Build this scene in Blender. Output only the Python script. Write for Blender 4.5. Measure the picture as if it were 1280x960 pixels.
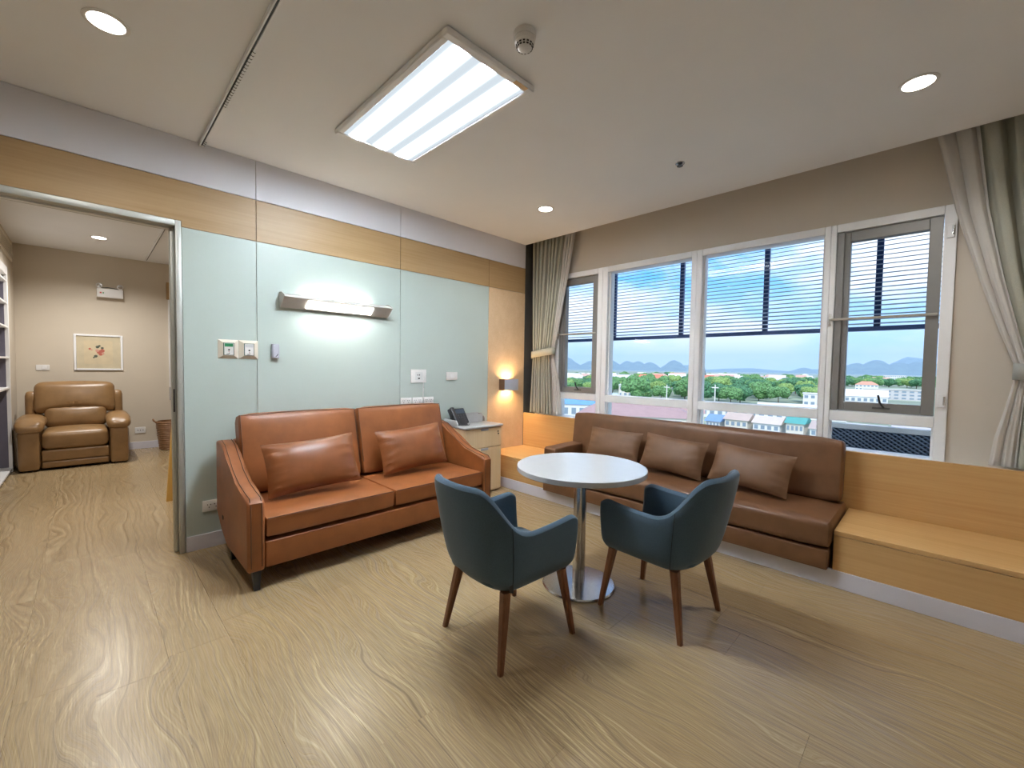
import bpy, bmesh, math, random
from mathutils import Vector, Matrix, noise
R = math.radians
SC = bpy.context.scene
COL = SC.collection
for o in list(bpy.data.objects): bpy.data.objects.remove(o)

# ------------------------------------------------------------------ camera
F_PX, YAW, PITCH, ROLL = 530.02, -0.7851, 0.0398, 0.0155
CAM = Vector((3.7117, -3.9241, 1.35))
fw = Vector((math.sin(YAW)*math.cos(PITCH), math.cos(YAW)*math.cos(PITCH), -math.sin(PITCH)))
r0 = Vector((math.cos(YAW), -math.sin(YAW), 0)); u0 = r0.cross(fw)
rr = r0*math.cos(ROLL)+u0*math.sin(ROLL); uu = -r0*math.sin(ROLL)+u0*math.cos(ROLL)
cd = bpy.data.cameras.new('camera'); cam = bpy.data.objects.new('camera', cd); COL.objects.link(cam)
cd.sensor_fit = 'HORIZONTAL'; cd.sensor_width = 36; cd.lens = 36*F_PX/1280
cd.clip_start = .05; cd.clip_end = 30000
cam.matrix_world = Matrix(((rr.x, uu.x, -fw.x, CAM.x), (rr.y, uu.y, -fw.y, CAM.y), (rr.z, uu.z, -fw.z, CAM.z), (0, 0, 0, 1)))
SC.camera = cam
def pix_ground(x, y, z):
    d = fw+rr*((x-640)/F_PX)-uu*((y-480)/F_PX)
    return CAM+d*((z-CAM.z)/d.z)
def pix_dir(x, y=462):
    d = fw+rr*((x-640)/F_PX)-uu*((y-480)/F_PX); d.z = 0
    return d.normalized()

# ------------------------------------------------------------------ world, sun, exposure
w = bpy.data.worlds.new('sky'); SC.world = w; w.use_nodes = True
nt = w.node_tree; nt.nodes.clear()
def N(nt, t, **k):
    n = nt.nodes.new(t)
    for a, v in k.items():
        setattr(n, a, v)
    return n
def ramp(nt, fac, stops, interp='LINEAR'):
    n = nt.nodes.new('ShaderNodeValToRGB'); n.color_ramp.interpolation = interp
    e = n.color_ramp.elements
    while len(e) < len(stops): e.new(.5)
    for i, (p, c) in enumerate(stops):
        e[i].position = p; e[i].color = (*c, 1) if len(c) == 3 else c
    nt.links.new(fac, n.inputs[0]); return n.outputs[0]
tc = N(nt, 'ShaderNodeTexCoord'); sx = N(nt, 'ShaderNodeSeparateXYZ'); nt.links.new(tc.outputs['Generated'], sx.inputs[0])
skyc = ramp(nt, sx.outputs['Z'], [(0, (.56, .78, 1.0)), (.08, (.42, .70, 1.0)), (.20, (.14, .47, .95)), (.5, (.09, .36, .88)), (1, (.07, .28, .75))])
mp = N(nt, 'ShaderNodeMapping'); mp.inputs['Scale'].default_value = (1, 1, 2.6); nt.links.new(tc.outputs['Generated'], mp.inputs[0])
cn = N(nt, 'ShaderNodeTexNoise'); cn.inputs['Scale'].default_value = 3.1; cn.inputs['Detail'].default_value = 8; cn.inputs['Roughness'].default_value = .58
nt.links.new(mp.outputs[0], cn.inputs['Vector'])
cf = ramp(nt, cn.outputs[0], [(.42, (0, 0, 0)), (.58, (1, 1, 1))])
mx = N(nt, 'ShaderNodeMix', data_type='RGBA'); nt.links.new(cf, mx.inputs[0]); nt.links.new(skyc, mx.inputs[6]); mx.inputs[7].default_value = (.80, .87, .95, 1)
bg = N(nt, 'ShaderNodeBackground'); bg.inputs[1].default_value = 1.15; nt.links.new(mx.outputs[2], bg.inputs[0])
wo = N(nt, 'ShaderNodeOutputWorld'); nt.links.new(bg.outputs[0], wo.inputs[0])
sd = bpy.data.lights.new('sun', 'SUN'); sd.energy = 2.1; sd.angle = R(1.0); sd.color = (1, .95, .88)
so = bpy.data.objects.new('sun', sd); COL.objects.link(so)
so.rotation_euler = Vector((-.35, .75, -.9)).to_track_quat('-Z', 'Y').to_euler(); so.location = (0, -20, 30)
PANEL_E, DOWN_W, BEDLAMP_E, SCONCE_W = 118.0, 48.0, 34.0, 12.0
vs = SC.view_settings; vs.view_transform = 'Standard'; vs.look = 'None'; vs.exposure = 0.44; vs.gamma = 1; vs.use_curve_mapping = False
SC.display_settings.display_device = 'sRGB'

# ------------------------------------------------------------------ materials
MATS = {}
def newmat(name):
    m = bpy.data.materials.new(name); m.use_nodes = True
    return m, m.node_tree, m.node_tree.nodes['Principled BSDF']
def P(name, col, rough=.5, metal=0, var=.05, scale=12, bump=0, bscale=80, spec=.5, coat=0):
    if name in MATS: return MATS[name]
    m, nt, b = newmat(name)
    b.inputs['Roughness'].default_value = rough; b.inputs['Metallic'].default_value = metal
    b.inputs['Specular IOR Level'].default_value = spec; b.inputs['Coat Weight'].default_value = coat
    tc = N(nt, 'ShaderNodeTexCoord'); nz = N(nt, 'ShaderNodeTexNoise'); nz.inputs['Scale'].default_value = scale; nz.inputs['Detail'].default_value = 3
    nt.links.new(tc.outputs['Object'], nz.inputs['Vector'])
    lo = tuple(c*(1-var) for c in col); hi = tuple(min(1, c*(1+var)) for c in col)
    nt.links.new(ramp(nt, nz.outputs[0], [(.3, lo), (.7, hi)]), b.inputs['Base Color'])
    if bump:
        n2 = N(nt, 'ShaderNodeTexNoise'); n2.inputs['Scale'].default_value = bscale; n2.inputs['Detail'].default_value = 2
        nt.links.new(tc.outputs['Object'], n2.inputs['Vector'])
        bp = N(nt, 'ShaderNodeBump'); bp.inputs['Strength'].default_value = bump; bp.inputs['Distance'].default_value = .002
        nt.links.new(n2.outputs[0], bp.inputs['Height']); nt.links.new(bp.outputs[0], b.inputs['Normal'])
    MATS[name] = m; return m
def WOOD(name, dark, light, axis=0, rough=.42, fine=70):
    """laminate / timber with grain running along an axis"""
    m, nt, b = newmat(name)
    tc = N(nt, 'ShaderNodeTexCoord'); mp = N(nt, 'ShaderNodeMapping')
    s = [fine]*3; s[axis] = 1.6; mp.inputs['Scale'].default_value = s
    nt.links.new(tc.outputs['Object'], mp.inputs[0])
    n1 = N(nt, 'ShaderNodeTexNoise'); n1.inputs['Scale'].default_value = 1; n1.inputs['Detail'].default_value = 4
    nt.links.new(mp.outputs[0], n1.inputs['Vector'])
    mp2 = N(nt, 'ShaderNodeMapping'); s2 = [9]*3; s2[axis] = .5; mp2.inputs['Scale'].default_value = s2; nt.links.new(tc.outputs['Object'], mp2.inputs[0])
    n2 = N(nt, 'ShaderNodeTexNoise'); n2.inputs['Scale'].default_value = 1; nt.links.new(mp2.outputs[0], n2.inputs['Vector'])
    ad = N(nt, 'ShaderNodeMath', operation='ADD'); nt.links.new(n1.outputs[0], ad.inputs[0]); nt.links.new(n2.outputs[0], ad.inputs[1])
    dv = N(nt, 'ShaderNodeMath', operation='MULTIPLY'); dv.inputs[1].default_value = .5; nt.links.new(ad.outputs[0], dv.inputs[0])
    nt.links.new(ramp(nt, dv.outputs[0], [(.35, dark), (.65, light)]), b.inputs['Base Color'])
    b.inputs['Roughness'].default_value = rough
    return m
def EMIT(name, col, st):
    m = bpy.data.materials.new(name); m.use_nodes = True; nt = m.node_tree; nt.nodes.clear()
    e = N(nt, 'ShaderNodeEmission'); e.inputs[0].default_value = (*col, 1); e.inputs[1].default_value = st
    o = N(nt, 'ShaderNodeOutputMaterial'); nt.links.new(e.outputs[0], o.inputs[0]); return m
def GLASS(name, tint=(1, 1, 1)):
    m = bpy.data.materials.new(name); m.use_nodes = True; nt = m.node_tree; nt.nodes.clear()
    t = N(nt, 'ShaderNodeBsdfTransparent'); t.inputs[0].default_value = (*tint, 1)
    g = N(nt, 'ShaderNodeBsdfGlossy'); g.inputs['Roughness'].default_value = .01
    f = N(nt, 'ShaderNodeFresnel'); f.inputs[0].default_value = 1.13
    x = N(nt, 'ShaderNodeMixShader'); nt.links.new(f.outputs[0], x.inputs[0]); nt.links.new(t.outputs[0], x.inputs[1]); nt.links.new(g.outputs[0], x.inputs[2])
    o = N(nt, 'ShaderNodeOutputMaterial'); nt.links.new(x.outputs[0], o.inputs[0]); return m
def FABRIC(name, col, trans=0.0, var=.12, weave=420, rough=.85, alpha=1.0):
    m, nt, b = newmat(name)
    b.inputs['Roughness'].default_value = rough; b.inputs['Specular IOR Level'].default_value = .25
    b.inputs['Sheen Weight'].default_value = .25; b.inputs['Sheen Roughness'].default_value = .4
    tc = N(nt, 'ShaderNodeTexCoord'); nz = N(nt, 'ShaderNodeTexNoise'); nz.inputs['Scale'].default_value = weave; nz.inputs['Detail'].default_value = 1
    nt.links.new(tc.outputs['Object'], nz.inputs['Vector'])
    c = ramp(nt, nz.outputs[0], [(.3, tuple(v*(1-var) for v in col)), (.7, tuple(min(1, v*(1+var)) for v in col))])
    nt.links.new(c, b.inputs['Base Color'])
    out = nt.nodes['Material Output']; sh = b.outputs[0]
    if trans:
        t = N(nt, 'ShaderNodeBsdfTranslucent'); nt.links.new(c, t.inputs[0]); x = N(nt, 'ShaderNodeMixShader'); x.inputs[0].default_value = trans
        nt.links.new(sh, x.inputs[1]); nt.links.new(t.outputs[0], x.inputs[2]); sh = x.outputs[0]
    if alpha < 1:
        t = N(nt, 'ShaderNodeBsdfTransparent'); x = N(nt, 'ShaderNodeMixShader'); x.inputs[0].default_value = alpha
        nt.links.new(t.outputs[0], x.inputs[1]); nt.links.new(sh, x.inputs[2]); sh = x.outputs[0]
    nt.links.new(sh, out.inputs[0]); return m
def FLOOR():
    m, nt, b = newmat('swirled_wood_vinyl')
    g = N(nt, 'ShaderNodeNewGeometry'); oi = N(nt, 'ShaderNodeObjectInfo')
    mp = N(nt, 'ShaderNodeMapping'); mp.inputs['Scale'].default_value = (1.15, 3.4, 1); nt.links.new(g.outputs['Position'], mp.inputs[0])
    n1 = N(nt, 'ShaderNodeTexNoise', noise_dimensions='4D'); n1.inputs['Scale'].default_value = 1; n1.inputs['Detail'].default_value = 1.6; n1.inputs['Roughness'].default_value = .42
    nt.links.new(mp.outputs[0], n1.inputs['Vector'])
    rm = N(nt, 'ShaderNodeMath', operation='MULTIPLY'); rm.inputs[1].default_value = .22; nt.links.new(oi.outputs['Random'], rm.inputs[0]); nt.links.new(rm.outputs[0], n1.inputs['W'])
    sp = N(nt, 'ShaderNodeSeparateXYZ'); nt.links.new(g.outputs['Position'], sp.inputs[0])
    a = N(nt, 'ShaderNodeMath', operation='MULTIPLY'); a.inputs[1].default_value = .42; nt.links.new(n1.outputs[0], a.inputs[0])
    s = N(nt, 'ShaderNodeMath', operation='ADD'); nt.links.new(a.outputs[0], s.inputs[0]); nt.links.new(sp.outputs['Y'], s.inputs[1])
    n2 = N(nt, 'ShaderNodeTexNoise', noise_dimensions='1D'); n2.inputs['Scale'].default_value = 48; n2.inputs['Detail'].default_value = 7; n2.inputs['Roughness'].default_value = .78
    nt.links.new(s.outputs[0], n2.inputs['W'])
    mp3 = N(nt, 'ShaderNodeMapping'); mp3.inputs['Scale'].default_value = (7, 190, 1); nt.links.new(g.outputs['Position'], mp3.inputs[0])
    n3 = N(nt, 'ShaderNodeTexNoise'); n3.inputs['Scale'].default_value = 1; n3.inputs['Detail'].default_value = 2; nt.links.new(mp3.outputs[0], n3.inputs['Vector'])
    c1 = ramp(nt, n2.outputs[0], [(.32, (.19, .127, .058)), (.45, (.315, .220, .115)), (.55, (.395, .292, .165)), (.69, (.50, .39, .235))])
    c2 = ramp(nt, n3.outputs[0], [(.3, (.74, .74, .74)), (.7, (1.14, 1.14, 1.14))])
    mx = N(nt, 'ShaderNodeMix', data_type='RGBA', blend_type='MULTIPLY'); mx.inputs[0].default_value = .8
    nt.links.new(c1, mx.inputs[6]); nt.links.new(c2, mx.inputs[7]); nt.links.new(mx.outputs[2], b.inputs['Base Color'])
    ro = ramp(nt, n2.outputs[0], [(.3, (.31,)*3), (.7, (.23,)*3)]); nt.links.new(ro, b.inputs['Roughness'])
    b.inputs['Specular IOR Level'].default_value = .42
    bp = N(nt, 'ShaderNodeBump'); bp.inputs['Strength'].default_value = .10; bp.inputs['Distance'].default_value = .002
    nt.links.new(n3.outputs[0], bp.inputs['Height']); nt.links.new(bp.outputs[0], b.inputs['Normal'])
    return m
def LEATHER(name, col, rough=.38, weave=True, spec=.5):
    m, nt, b = newmat(name)
    b.inputs['Roughness'].default_value = rough; b.inputs['Specular IOR Level'].default_value = spec
    tc = N(nt, 'ShaderNodeTexCoord'); nz = N(nt, 'ShaderNodeTexNoise'); nz.inputs['Scale'].default_value = 9; nz.inputs['Detail'].default_value = 5
    nt.links.new(tc.outputs['Object'], nz.inputs['Vector'])
    nt.links.new(ramp(nt, nz.outputs[0], [(.3, tuple(v*.86 for v in col)), (.7, tuple(v*1.12 for v in col))]), b.inputs['Base Color'])
    v = N(nt, 'ShaderNodeTexVoronoi'); v.inputs['Scale'].default_value = 260; nt.links.new(tc.outputs['Object'], v.inputs['Vector'])
    bp = N(nt, 'ShaderNodeBump'); bp.inputs['Strength'].default_value = .18; bp.inputs['Distance'].default_value = .001
    nt.links.new(v.outputs[0], bp.inputs['Height']); nt.links.new(bp.outputs[0], b.inputs['Normal'])
    return m

M_FLOOR = FLOOR()
M_CEIL = P('ceiling_paint', (.88, .89, .91), .9, var=.015, scale=2)
M_BEIGE = P('beige_wall_paint', (.63, .565, .485), .9, var=.015, scale=3)
M_BEIGE2 = P('cream_wall_paint', (.63, .56, .46), .9, var=.015, scale=3)
M_MINT = P('mint_panel', (.465, .54, .51), .3, var=.012, scale=2)
M_LAV = P('pale_lavender_panel', (.76, .755, .81), .5, var=.012, scale=2)
M_BASE = P('baseboard_vinyl', (.66, .65, .72), .4, var=.02)
M_WOODY = WOOD('oak_laminate_along_y', (.40, .255, .115), (.47, .315, .158), axis=1)
M_WOODX = WOOD('oak_laminate_along_x', (.55, .315, .115), (.64, .40, .17), axis=0)
M_WOODZ = WOOD('oak_laminate_upright', (.63, .44, .26), (.72, .53, .34), axis=0)
M_CABW = WOOD('pale_maple_laminate', (.68, .50, .29), (.76, .59, .37), axis=2)
M_LEGW = WOOD('walnut_stained_leg', (.13, .045, .018), (.24, .095, .04), axis=2, rough=.35, fine=160)
M_WHITE = P('white_laminate', (.49, .505, .52), .2, var=.01)
M_WFRAME = P('white_powder_coat', (.90, .91, .93), .35, var=.012)
M_GSASH = P('grey_sash_metal', (.27, .265, .26), .42, metal=.35, var=.03)
M_ALU = P('door_frame_metal', (.46, .47, .44), .42, metal=.45, var=.03)
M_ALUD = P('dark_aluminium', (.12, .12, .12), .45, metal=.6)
M_DARK = P('black_plastic', (.02, .021, .026), .4)
M_NAVY = P('navy_louvre_metal', (.03, .07, .20), .45, metal=.2)
M_SLAT = P('blue_grey_slat_metal', (.30, .40, .56), .5, metal=0)
M_PLAST = P('white_plastic', (.78, .77, .76), .4, var=.01)
M_CREAMP = P('cream_plastic', (.70, .64, .54), .4, var=.02)
M_STEEL = P('brushed_steel', (.62, .62, .63), .22, metal=1, var=.04, scale=40)
M_GREYB = P('blue_grey_plastic', (.40, .41, .48), .4)
M_SOFA = LEATHER('cognac_leather', (.275, .090, .026), .40)
M_SOFAP = LEATHER('cognac_leather_pillow', (.225, .072, .022), .36)
M_DAY = LEATHER('tan_leather', (.165, .076, .034), .42)
M_DAYP = LEATHER('taupe_leather_pillow', (.165, .08, .037), .5)
M_RECL = LEATHER('olive_tan_leather', (.27, .155, .065), .34)
M_PIPE = P('dark_piping', (.11, .042, .018), .5)
M_CHAIR = FABRIC('slate_blue_fabric', (.066, .108, .152), var=.16)
M_SEAM = P('seam_thread', (.02, .03, .04), .8)
M_DRAPE = FABRIC('sage_grey_drape', (.40, .40, .335), trans=.04, var=.08)
M_SHEER = FABRIC('white_sheer', (.80, .78, .75), trans=.35, var=.04, alpha=.86)
M_GLASS = GLASS('window_glass')

# ------------------------------------------------------------------ mesh helpers
def box(bm, x0, x1, y0, y1, z0, z1, bev=0, seg=2):
    r = bmesh.ops.create_cube(bm, size=1)
    for v in r['verts']:
        v.co = Vector(((x0+x1)/2+v.co.x*(x1-x0), (y0+y1)/2+v.co.y*(y1-y0), (z0+z1)/2+v.co.z*(z1-z0)))
    if bev:
        es = list({e for v in r['verts'] for e in v.link_edges})
        bmesh.ops.bevel(bm, geom=es, offset=bev, segments=seg, affect='EDGES', profile=.5)
    return bm
def lathe(bm, prof, c=(0, 0, 0), seg=32, axis='Z'):
    rings = []
    for r, z in prof:
        ring = []
        for i in range(seg):
            a = 2*math.pi*i/seg
            p = (r*math.cos(a), r*math.sin(a), z)
            if axis == 'X': p = (z, p[0], p[1])
            elif axis == 'Y': p = (p[0], z, p[1])
            ring.append(bm.verts.new(Vector(c)+Vector(p)))
        rings.append(ring)
    for a, b in zip(rings, rings[1:]):
        for i in range(seg): bm.faces.new((a[i], a[(i+1) % seg], b[(i+1) % seg], b[i]))
    for ring in (rings[0], rings[-1]):
        try: bm.faces.new(ring)
        except ValueError: pass
    return bm
def tube(bm, pts, r, seg=8, r1=None):
    pts = [Vector(p) for p in pts]; rings = []; n = len(pts)
    for i, p in enumerate(pts):
        t = (pts[min(i+1, n-1)]-pts[max(i-1, 0)]).normalized()
        a = t.cross(Vector((0, 0, 1)));  a = t.cross(Vector((1, 0, 0))) if a.length < 1e-3 else a
        a.normalize(); b = t.cross(a)
        rad = r if r1 is None else r+(r1-r)*i/(n-1)
        rings.append([bm.verts.new(p+(a*math.cos(2*math.pi*k/seg)+b*math.sin(2*math.pi*k/seg))*rad) for k in range(seg)])
    for x, y in zip(rings, rings[1:]):
        for k in range(seg): bm.faces.new((x[k], x[(k+1) % seg], y[(k+1) % seg], y[k]))
    bm.faces.new(rings[0]); bm.faces.new(rings[-1])
    return bm
def prism(bm, pts, a0, a1, axis='Y', bev=0, seg=2):
    """extrude a 2-D outline along an axis: Y -> pts are (x,z); X -> (y,z); Z -> (x,y)"""
    def mk(p, a): return {'Y': (p[0], a, p[1]), 'X': (a, p[0], p[1]), 'Z': (p[0], p[1], a)}[axis]
    A = [bm.verts.new(mk(p, a0)) for p in pts]; B = [bm.verts.new(mk(p, a1)) for p in pts]; n = len(pts)
    fs = [bm.faces.new(A), bm.faces.new(list(reversed(B)))]
    for i in range(n): fs.append(bm.faces.new((A[i], A[(i+1) % n], B[(i+1) % n], B[i])))
    if bev:
        es = [e for f in fs[:2] for e in f.edges]
        bmesh.ops.bevel(bm, geom=es, offset=bev, segments=seg, affect='EDGES', profile=.5)
    return bm
def bmn(): return bmesh.new()
OFF = {}
def obj(name, bm, m, parent=None, smooth=True, local=False, sub=0):
    bmesh.ops.recalc_face_normals(bm, faces=bm.faces)
    me = bpy.data.meshes.new(name)
    if parent is not None and not local:
        off = OFF.get(parent.name, Vector((0, 0, 0)))
        for v in bm.verts: v.co -= off
    bm.to_mesh(me); bm.free()
    me.materials.append(m)
    if smooth:
        for p in me.polygons: p.use_smooth = True
        try: me.set_sharp_from_angle(angle=R(38))
        except Exception: pass
    o = bpy.data.objects.new(name, me); COL.objects.link(o)
    if parent is not None:
        o.parent = parent
        if not local: OFF[o.name] = OFF.get(parent.name, Vector((0, 0, 0)))
    if sub:
        s = o.modifiers.new('sub', 'SUBSURF'); s.levels = sub; s.render_levels = sub
    return o
def tag(o, label, cat, group=None, kind=None):
    o['label'] = label; o['category'] = cat
    if group: o['group'] = group
    if kind: o['kind'] = kind
    return o
def thing(name, label, cat, loc=(0, 0, 0), group=None, rz=0):
    o = bpy.data.objects.new(name, None); COL.objects.link(o); o.location = loc; o.rotation_euler.z = rz
    o.empty_display_size = .1
    OFF[o.name] = Vector(loc); tag(o, label, cat, group); return o
def struct(name, bm=None, m=None, label=None, smooth=False, loc=(0, 0, 0)):
    if bm is None:
        o = bpy.data.objects.new(name, None); COL.objects.link(o); o.location = loc; OFF[o.name] = Vector(loc)
    else: o = obj(name, bm, m, smooth=smooth)
    o['kind'] = 'structure'; o['label'] = label or name.replace('_', ' '); o['category'] = name.split('_')[0]
    return o
def bx(name, m, parent, x0, x1, y0, y1, z0, z1, bev=0, seg=2, **k):
    return obj(name, box(bmn(), x0, x1, y0, y1, z0, z1, bev, seg), m, parent, **k)
def copy_tree(o, loc=None, rz=None, label=None):
    c = o.copy(); COL.objects.link(c)
    if loc is not None: c.location = loc
    if rz is not None: c.rotation_euler.z = rz
    if label: c['label'] = label
    for ch in list(o.children):
        d = ch.copy(); COL.objects.link(d); d.parent = c
        for g in list(ch.children):
            e = g.copy(); COL.objects.link(e); e.parent = d
    return c
def lightdata(name, kind, parent, loc, energy, col, **k):
    l = bpy.data.lights.new(name, kind); l.energy = energy; l.color = col
    for a, v in k.items(): setattr(l, a, v)
    o = bpy.data.objects.new(name, l); COL.objects.link(o); o.parent = parent; o.location = Vector(loc)-OFF[parent.name]
    return o

# ================================================================== STRUCTURE
H = 2.8864; D = .22                 # ceiling height, window plane
XR, YB = 4.9, -6.2                  # right wall, wall behind the camera
XN = -4.95; YN = -4.60              # adjoining room: far wall, left bulkhead
TOP = 3.06
# ---- floor: one sub-floor and planks that carry the printed grain
fl = struct('floor', box(bmn(), XN-.2, XR+.2, YB-.2, D+.3, -.25, -.004), M_FLOOR, 'wood-grain vinyl floor running through both rooms')
PW, PL = .235, 1.62
pm = box(bmn(), 0, PL-.0008, 0, PW-.0008, -.004, 0); pme = bpy.data.meshes.new('plank'); bmesh.ops.recalc_face_normals(pm, faces=pm.faces); pm.to_mesh(pme); pm.free(); pme.materials.append(M_FLOOR)
random.seed(4)
row = 0; y = -.632-PW
while y > -5.4:
    x = -4.95-random.random()*PL*.9
    while x < XR:
        if x+PL > XN:
            p = bpy.data.objects.new('plank', pme); COL.objects.link(p); p.parent = fl; xa = max(x, XN-.1); p.location = (xa, y, 0); p.scale.x = (x+PL-xa)/PL
        x += PL
    y -= PW; row += 1
# ---- ceilings
struct('ceiling', box(bmn(), XN-.2, XR+.2, YB-.2, 0, H, TOP+.14), M_CEIL, 'pale grey painted ceiling')
struct('ceiling_pocket', box(bmn(), -.15, XR+.2, 0, D+.3, TOP, TOP+.14), M_CEIL, 'recessed curtain pocket above the windows')
# ---- mint panelled wall with sliding-door opening
YD = -3.454; ZD = 2.319; ZB1, ZB2 = 2.592, 2.2797; YL = -5.35
bm = bmn(); box(bm, -.15, -.012, YD, 0, 0, H); box(bm, -.15, -.012, YL, YD, ZD, H); box(bm, -.15, -.012, YB-.2, YL, 0, H)
wl = struct('wall_left', bm, M_BEIGE, 'panelled wall behind the brown sofa')
g = .0018; SE = [YD, -2.9984, -1.7638, -.612, 0]
def panel(name, m, y0, y1, z0, z1, e=.0015):
    return obj(name, box(bmn(), -.012, 0, y0+g, y1-g, z0+g, z1-g, e, 1), m, wl, smooth=False)
for a, b in ((YL, SE[1]), (SE[1], SE[2]), (SE[2], SE[4])): panel('lavender_panel', M_LAV, a, b, ZB1, H)
panel('lavender_panel', M_LAV, YB-.1, YL, ZB1, H); panel('wood_band', M_WOODY, YB-.1, YL, ZB2, ZB1)
bm = bmn(); box(bm, -.012, 0, YL+g, SE[1]-g, ZD+g, ZB1-g); obj('wood_band', bm, M_WOODY, wl, smooth=False)
bm = bmn(); box(bm, -.012, 0, YD+g, SE[1]-g, ZB2+g, ZD+g-.0001); obj('wood_band', bm, M_WOODY, wl, smooth=False)
for a, b in ((SE[1], SE[2]), (SE[2], SE[3]), (SE[3], SE[4])): panel('wood_band', M_WOODY, a, b, ZB2, ZB1)
for a, b in zip(SE[:3], SE[1:4]): panel('mint_panel', M_MINT, a, b, 0, ZB2)
panel('mint_panel', M_MINT, YB-.1, YL, 0, ZB2)
panel('wood_panel', M_WOODZ, SE[3], 0, 0, ZB2)
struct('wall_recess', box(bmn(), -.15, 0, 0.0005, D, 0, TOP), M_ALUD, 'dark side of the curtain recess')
struct('baseboard_left', box(bmn(), .0005, .012, YD+.002, -.66, .0005, .109, .002, 1), M_BASE, 'white baseboard under the mint panels')
# ---- window wall
WX0, WX1, WZ0, WZ1 = .335, 3.775, .745, 2.487
bm = bmn(); box(bm, -.15, XR+.2, D, D+.2, WZ1, TOP); box(bm, -.15, WX0, D, D+.2, 0, WZ1); box(bm, WX1, XR+.2, D, D+.2, 0, WZ1); box(bm, WX0, WX1, D, D+.2, -.2, WZ0-.015)
struct('wall_back', bm, M_BEIGE, 'beige wall around the window band')
struct('wall_right', box(bmn(), XR, XR+.2, YB-.2, D, 0, TOP), M_BEIGE, 'beige side wall')
struct('wall_front', box(bmn(), -.15, XR, YB-.2, YB, 0, H), M_BEIGE, 'beige wall facing the windows')
# ---- adjoining room shell
bm = bmn(); box(bm, XN-.2, XN, -6.0, .2, 0, H); struct('wall_far', bm, M_BEIGE2, 'cream far wall of the adjoining room')
struct('wall_side', box(bmn(), XN, -.15, -1.2, -1.0, 0, H), M_BEIGE2, 'cream side wall of the adjoining room')
bm = bmn(); box(bm, XN, -.15, YN-.5, YN, 2.45, H); box(bm, XN, -.15, YN-.6, YN-.5, 0, H); box(bm, XN, -4.12, YN-.5, YN, 0, 2.45)
struct('wall_bulkhead', bm, M_BEIGE2, 'cream bulkhead above the open shelf niche')
struct('baseboard_far', box(bmn(), XN+.0005, XN+.012, -4.6, -1.2, .0005, .11, .002, 1), M_BASE, 'white baseboard in the adjoining room')
# ---- sliding door frame
df = struct('door_1', label='grey metal frame of the open sliding door', loc=(0, YD, 0))
bx('jamb', M_ALU, df, -.16, .006, YD-.034, YD-.001, 0, ZD-.001, .004)
bx('head', M_ALU, df, -.16, .006, YL, YD-.0345, ZD-.042, ZD-.001, .004)
bx('jamb', M_ALU, df, -.16, .006, YL, YL+.034, 0, ZD-.0425, .004)
lf = bx('door_leaf_edge', M_ALU, df, -.115, -.045, YD-.058, YD-.0345, 0.004, ZD-.044, .006)
bx('pull_slot', M_DARK, lf, -.046, -.0445, YD-.052, YD-.043, 1.0, 1.16, 0)
bx('track_lip', P('pale_track', (.72, .72, .70), .4), df, -.10, -.06, YL+.04, YD-.06, ZD-.052, ZD-.0425, 0)
# ---- built-in bench below the windows
bn = struct('bench_1', label='built-in oak bench with upright back below the windows', loc=(0, 0, 0)); bn['category'] = 'bench'
BF = -.632; SX0, SX1 = .955, 3.285
for x0, x1 in ((0.003, SX0-.01), (SX1+.012, XR-.002)):
    bx('front_panel', M_WOODX, bn, x0, x1, BF, BF+.02, .11, .327, .001, 1)
    bx('bench_seat', M_WOODX, bn, x0, x1, BF-.002, -.0005, .331, .359, .002, 1)
bx('plinth', P('bench_carcass', (.35, .22, .11), .6), bn, .003, XR-.002, BF+.021, -.0005, .001, .108)
bx('back_panel', M_WOODX, bn, .003, XR-.002, 0, .03, 0, .774, .001, 1)
bx('sill', M_WFRAME, bn, .003, XR-.002, 0.031, D-.001, .735, .744, .002, 1)
struct('baseboard_back', box(bmn(), .014, XR-.002, BF-.004, BF+.018, .0005, .1085, .002, 1), M_BASE, 'white baseboard along the oak bench')

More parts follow.
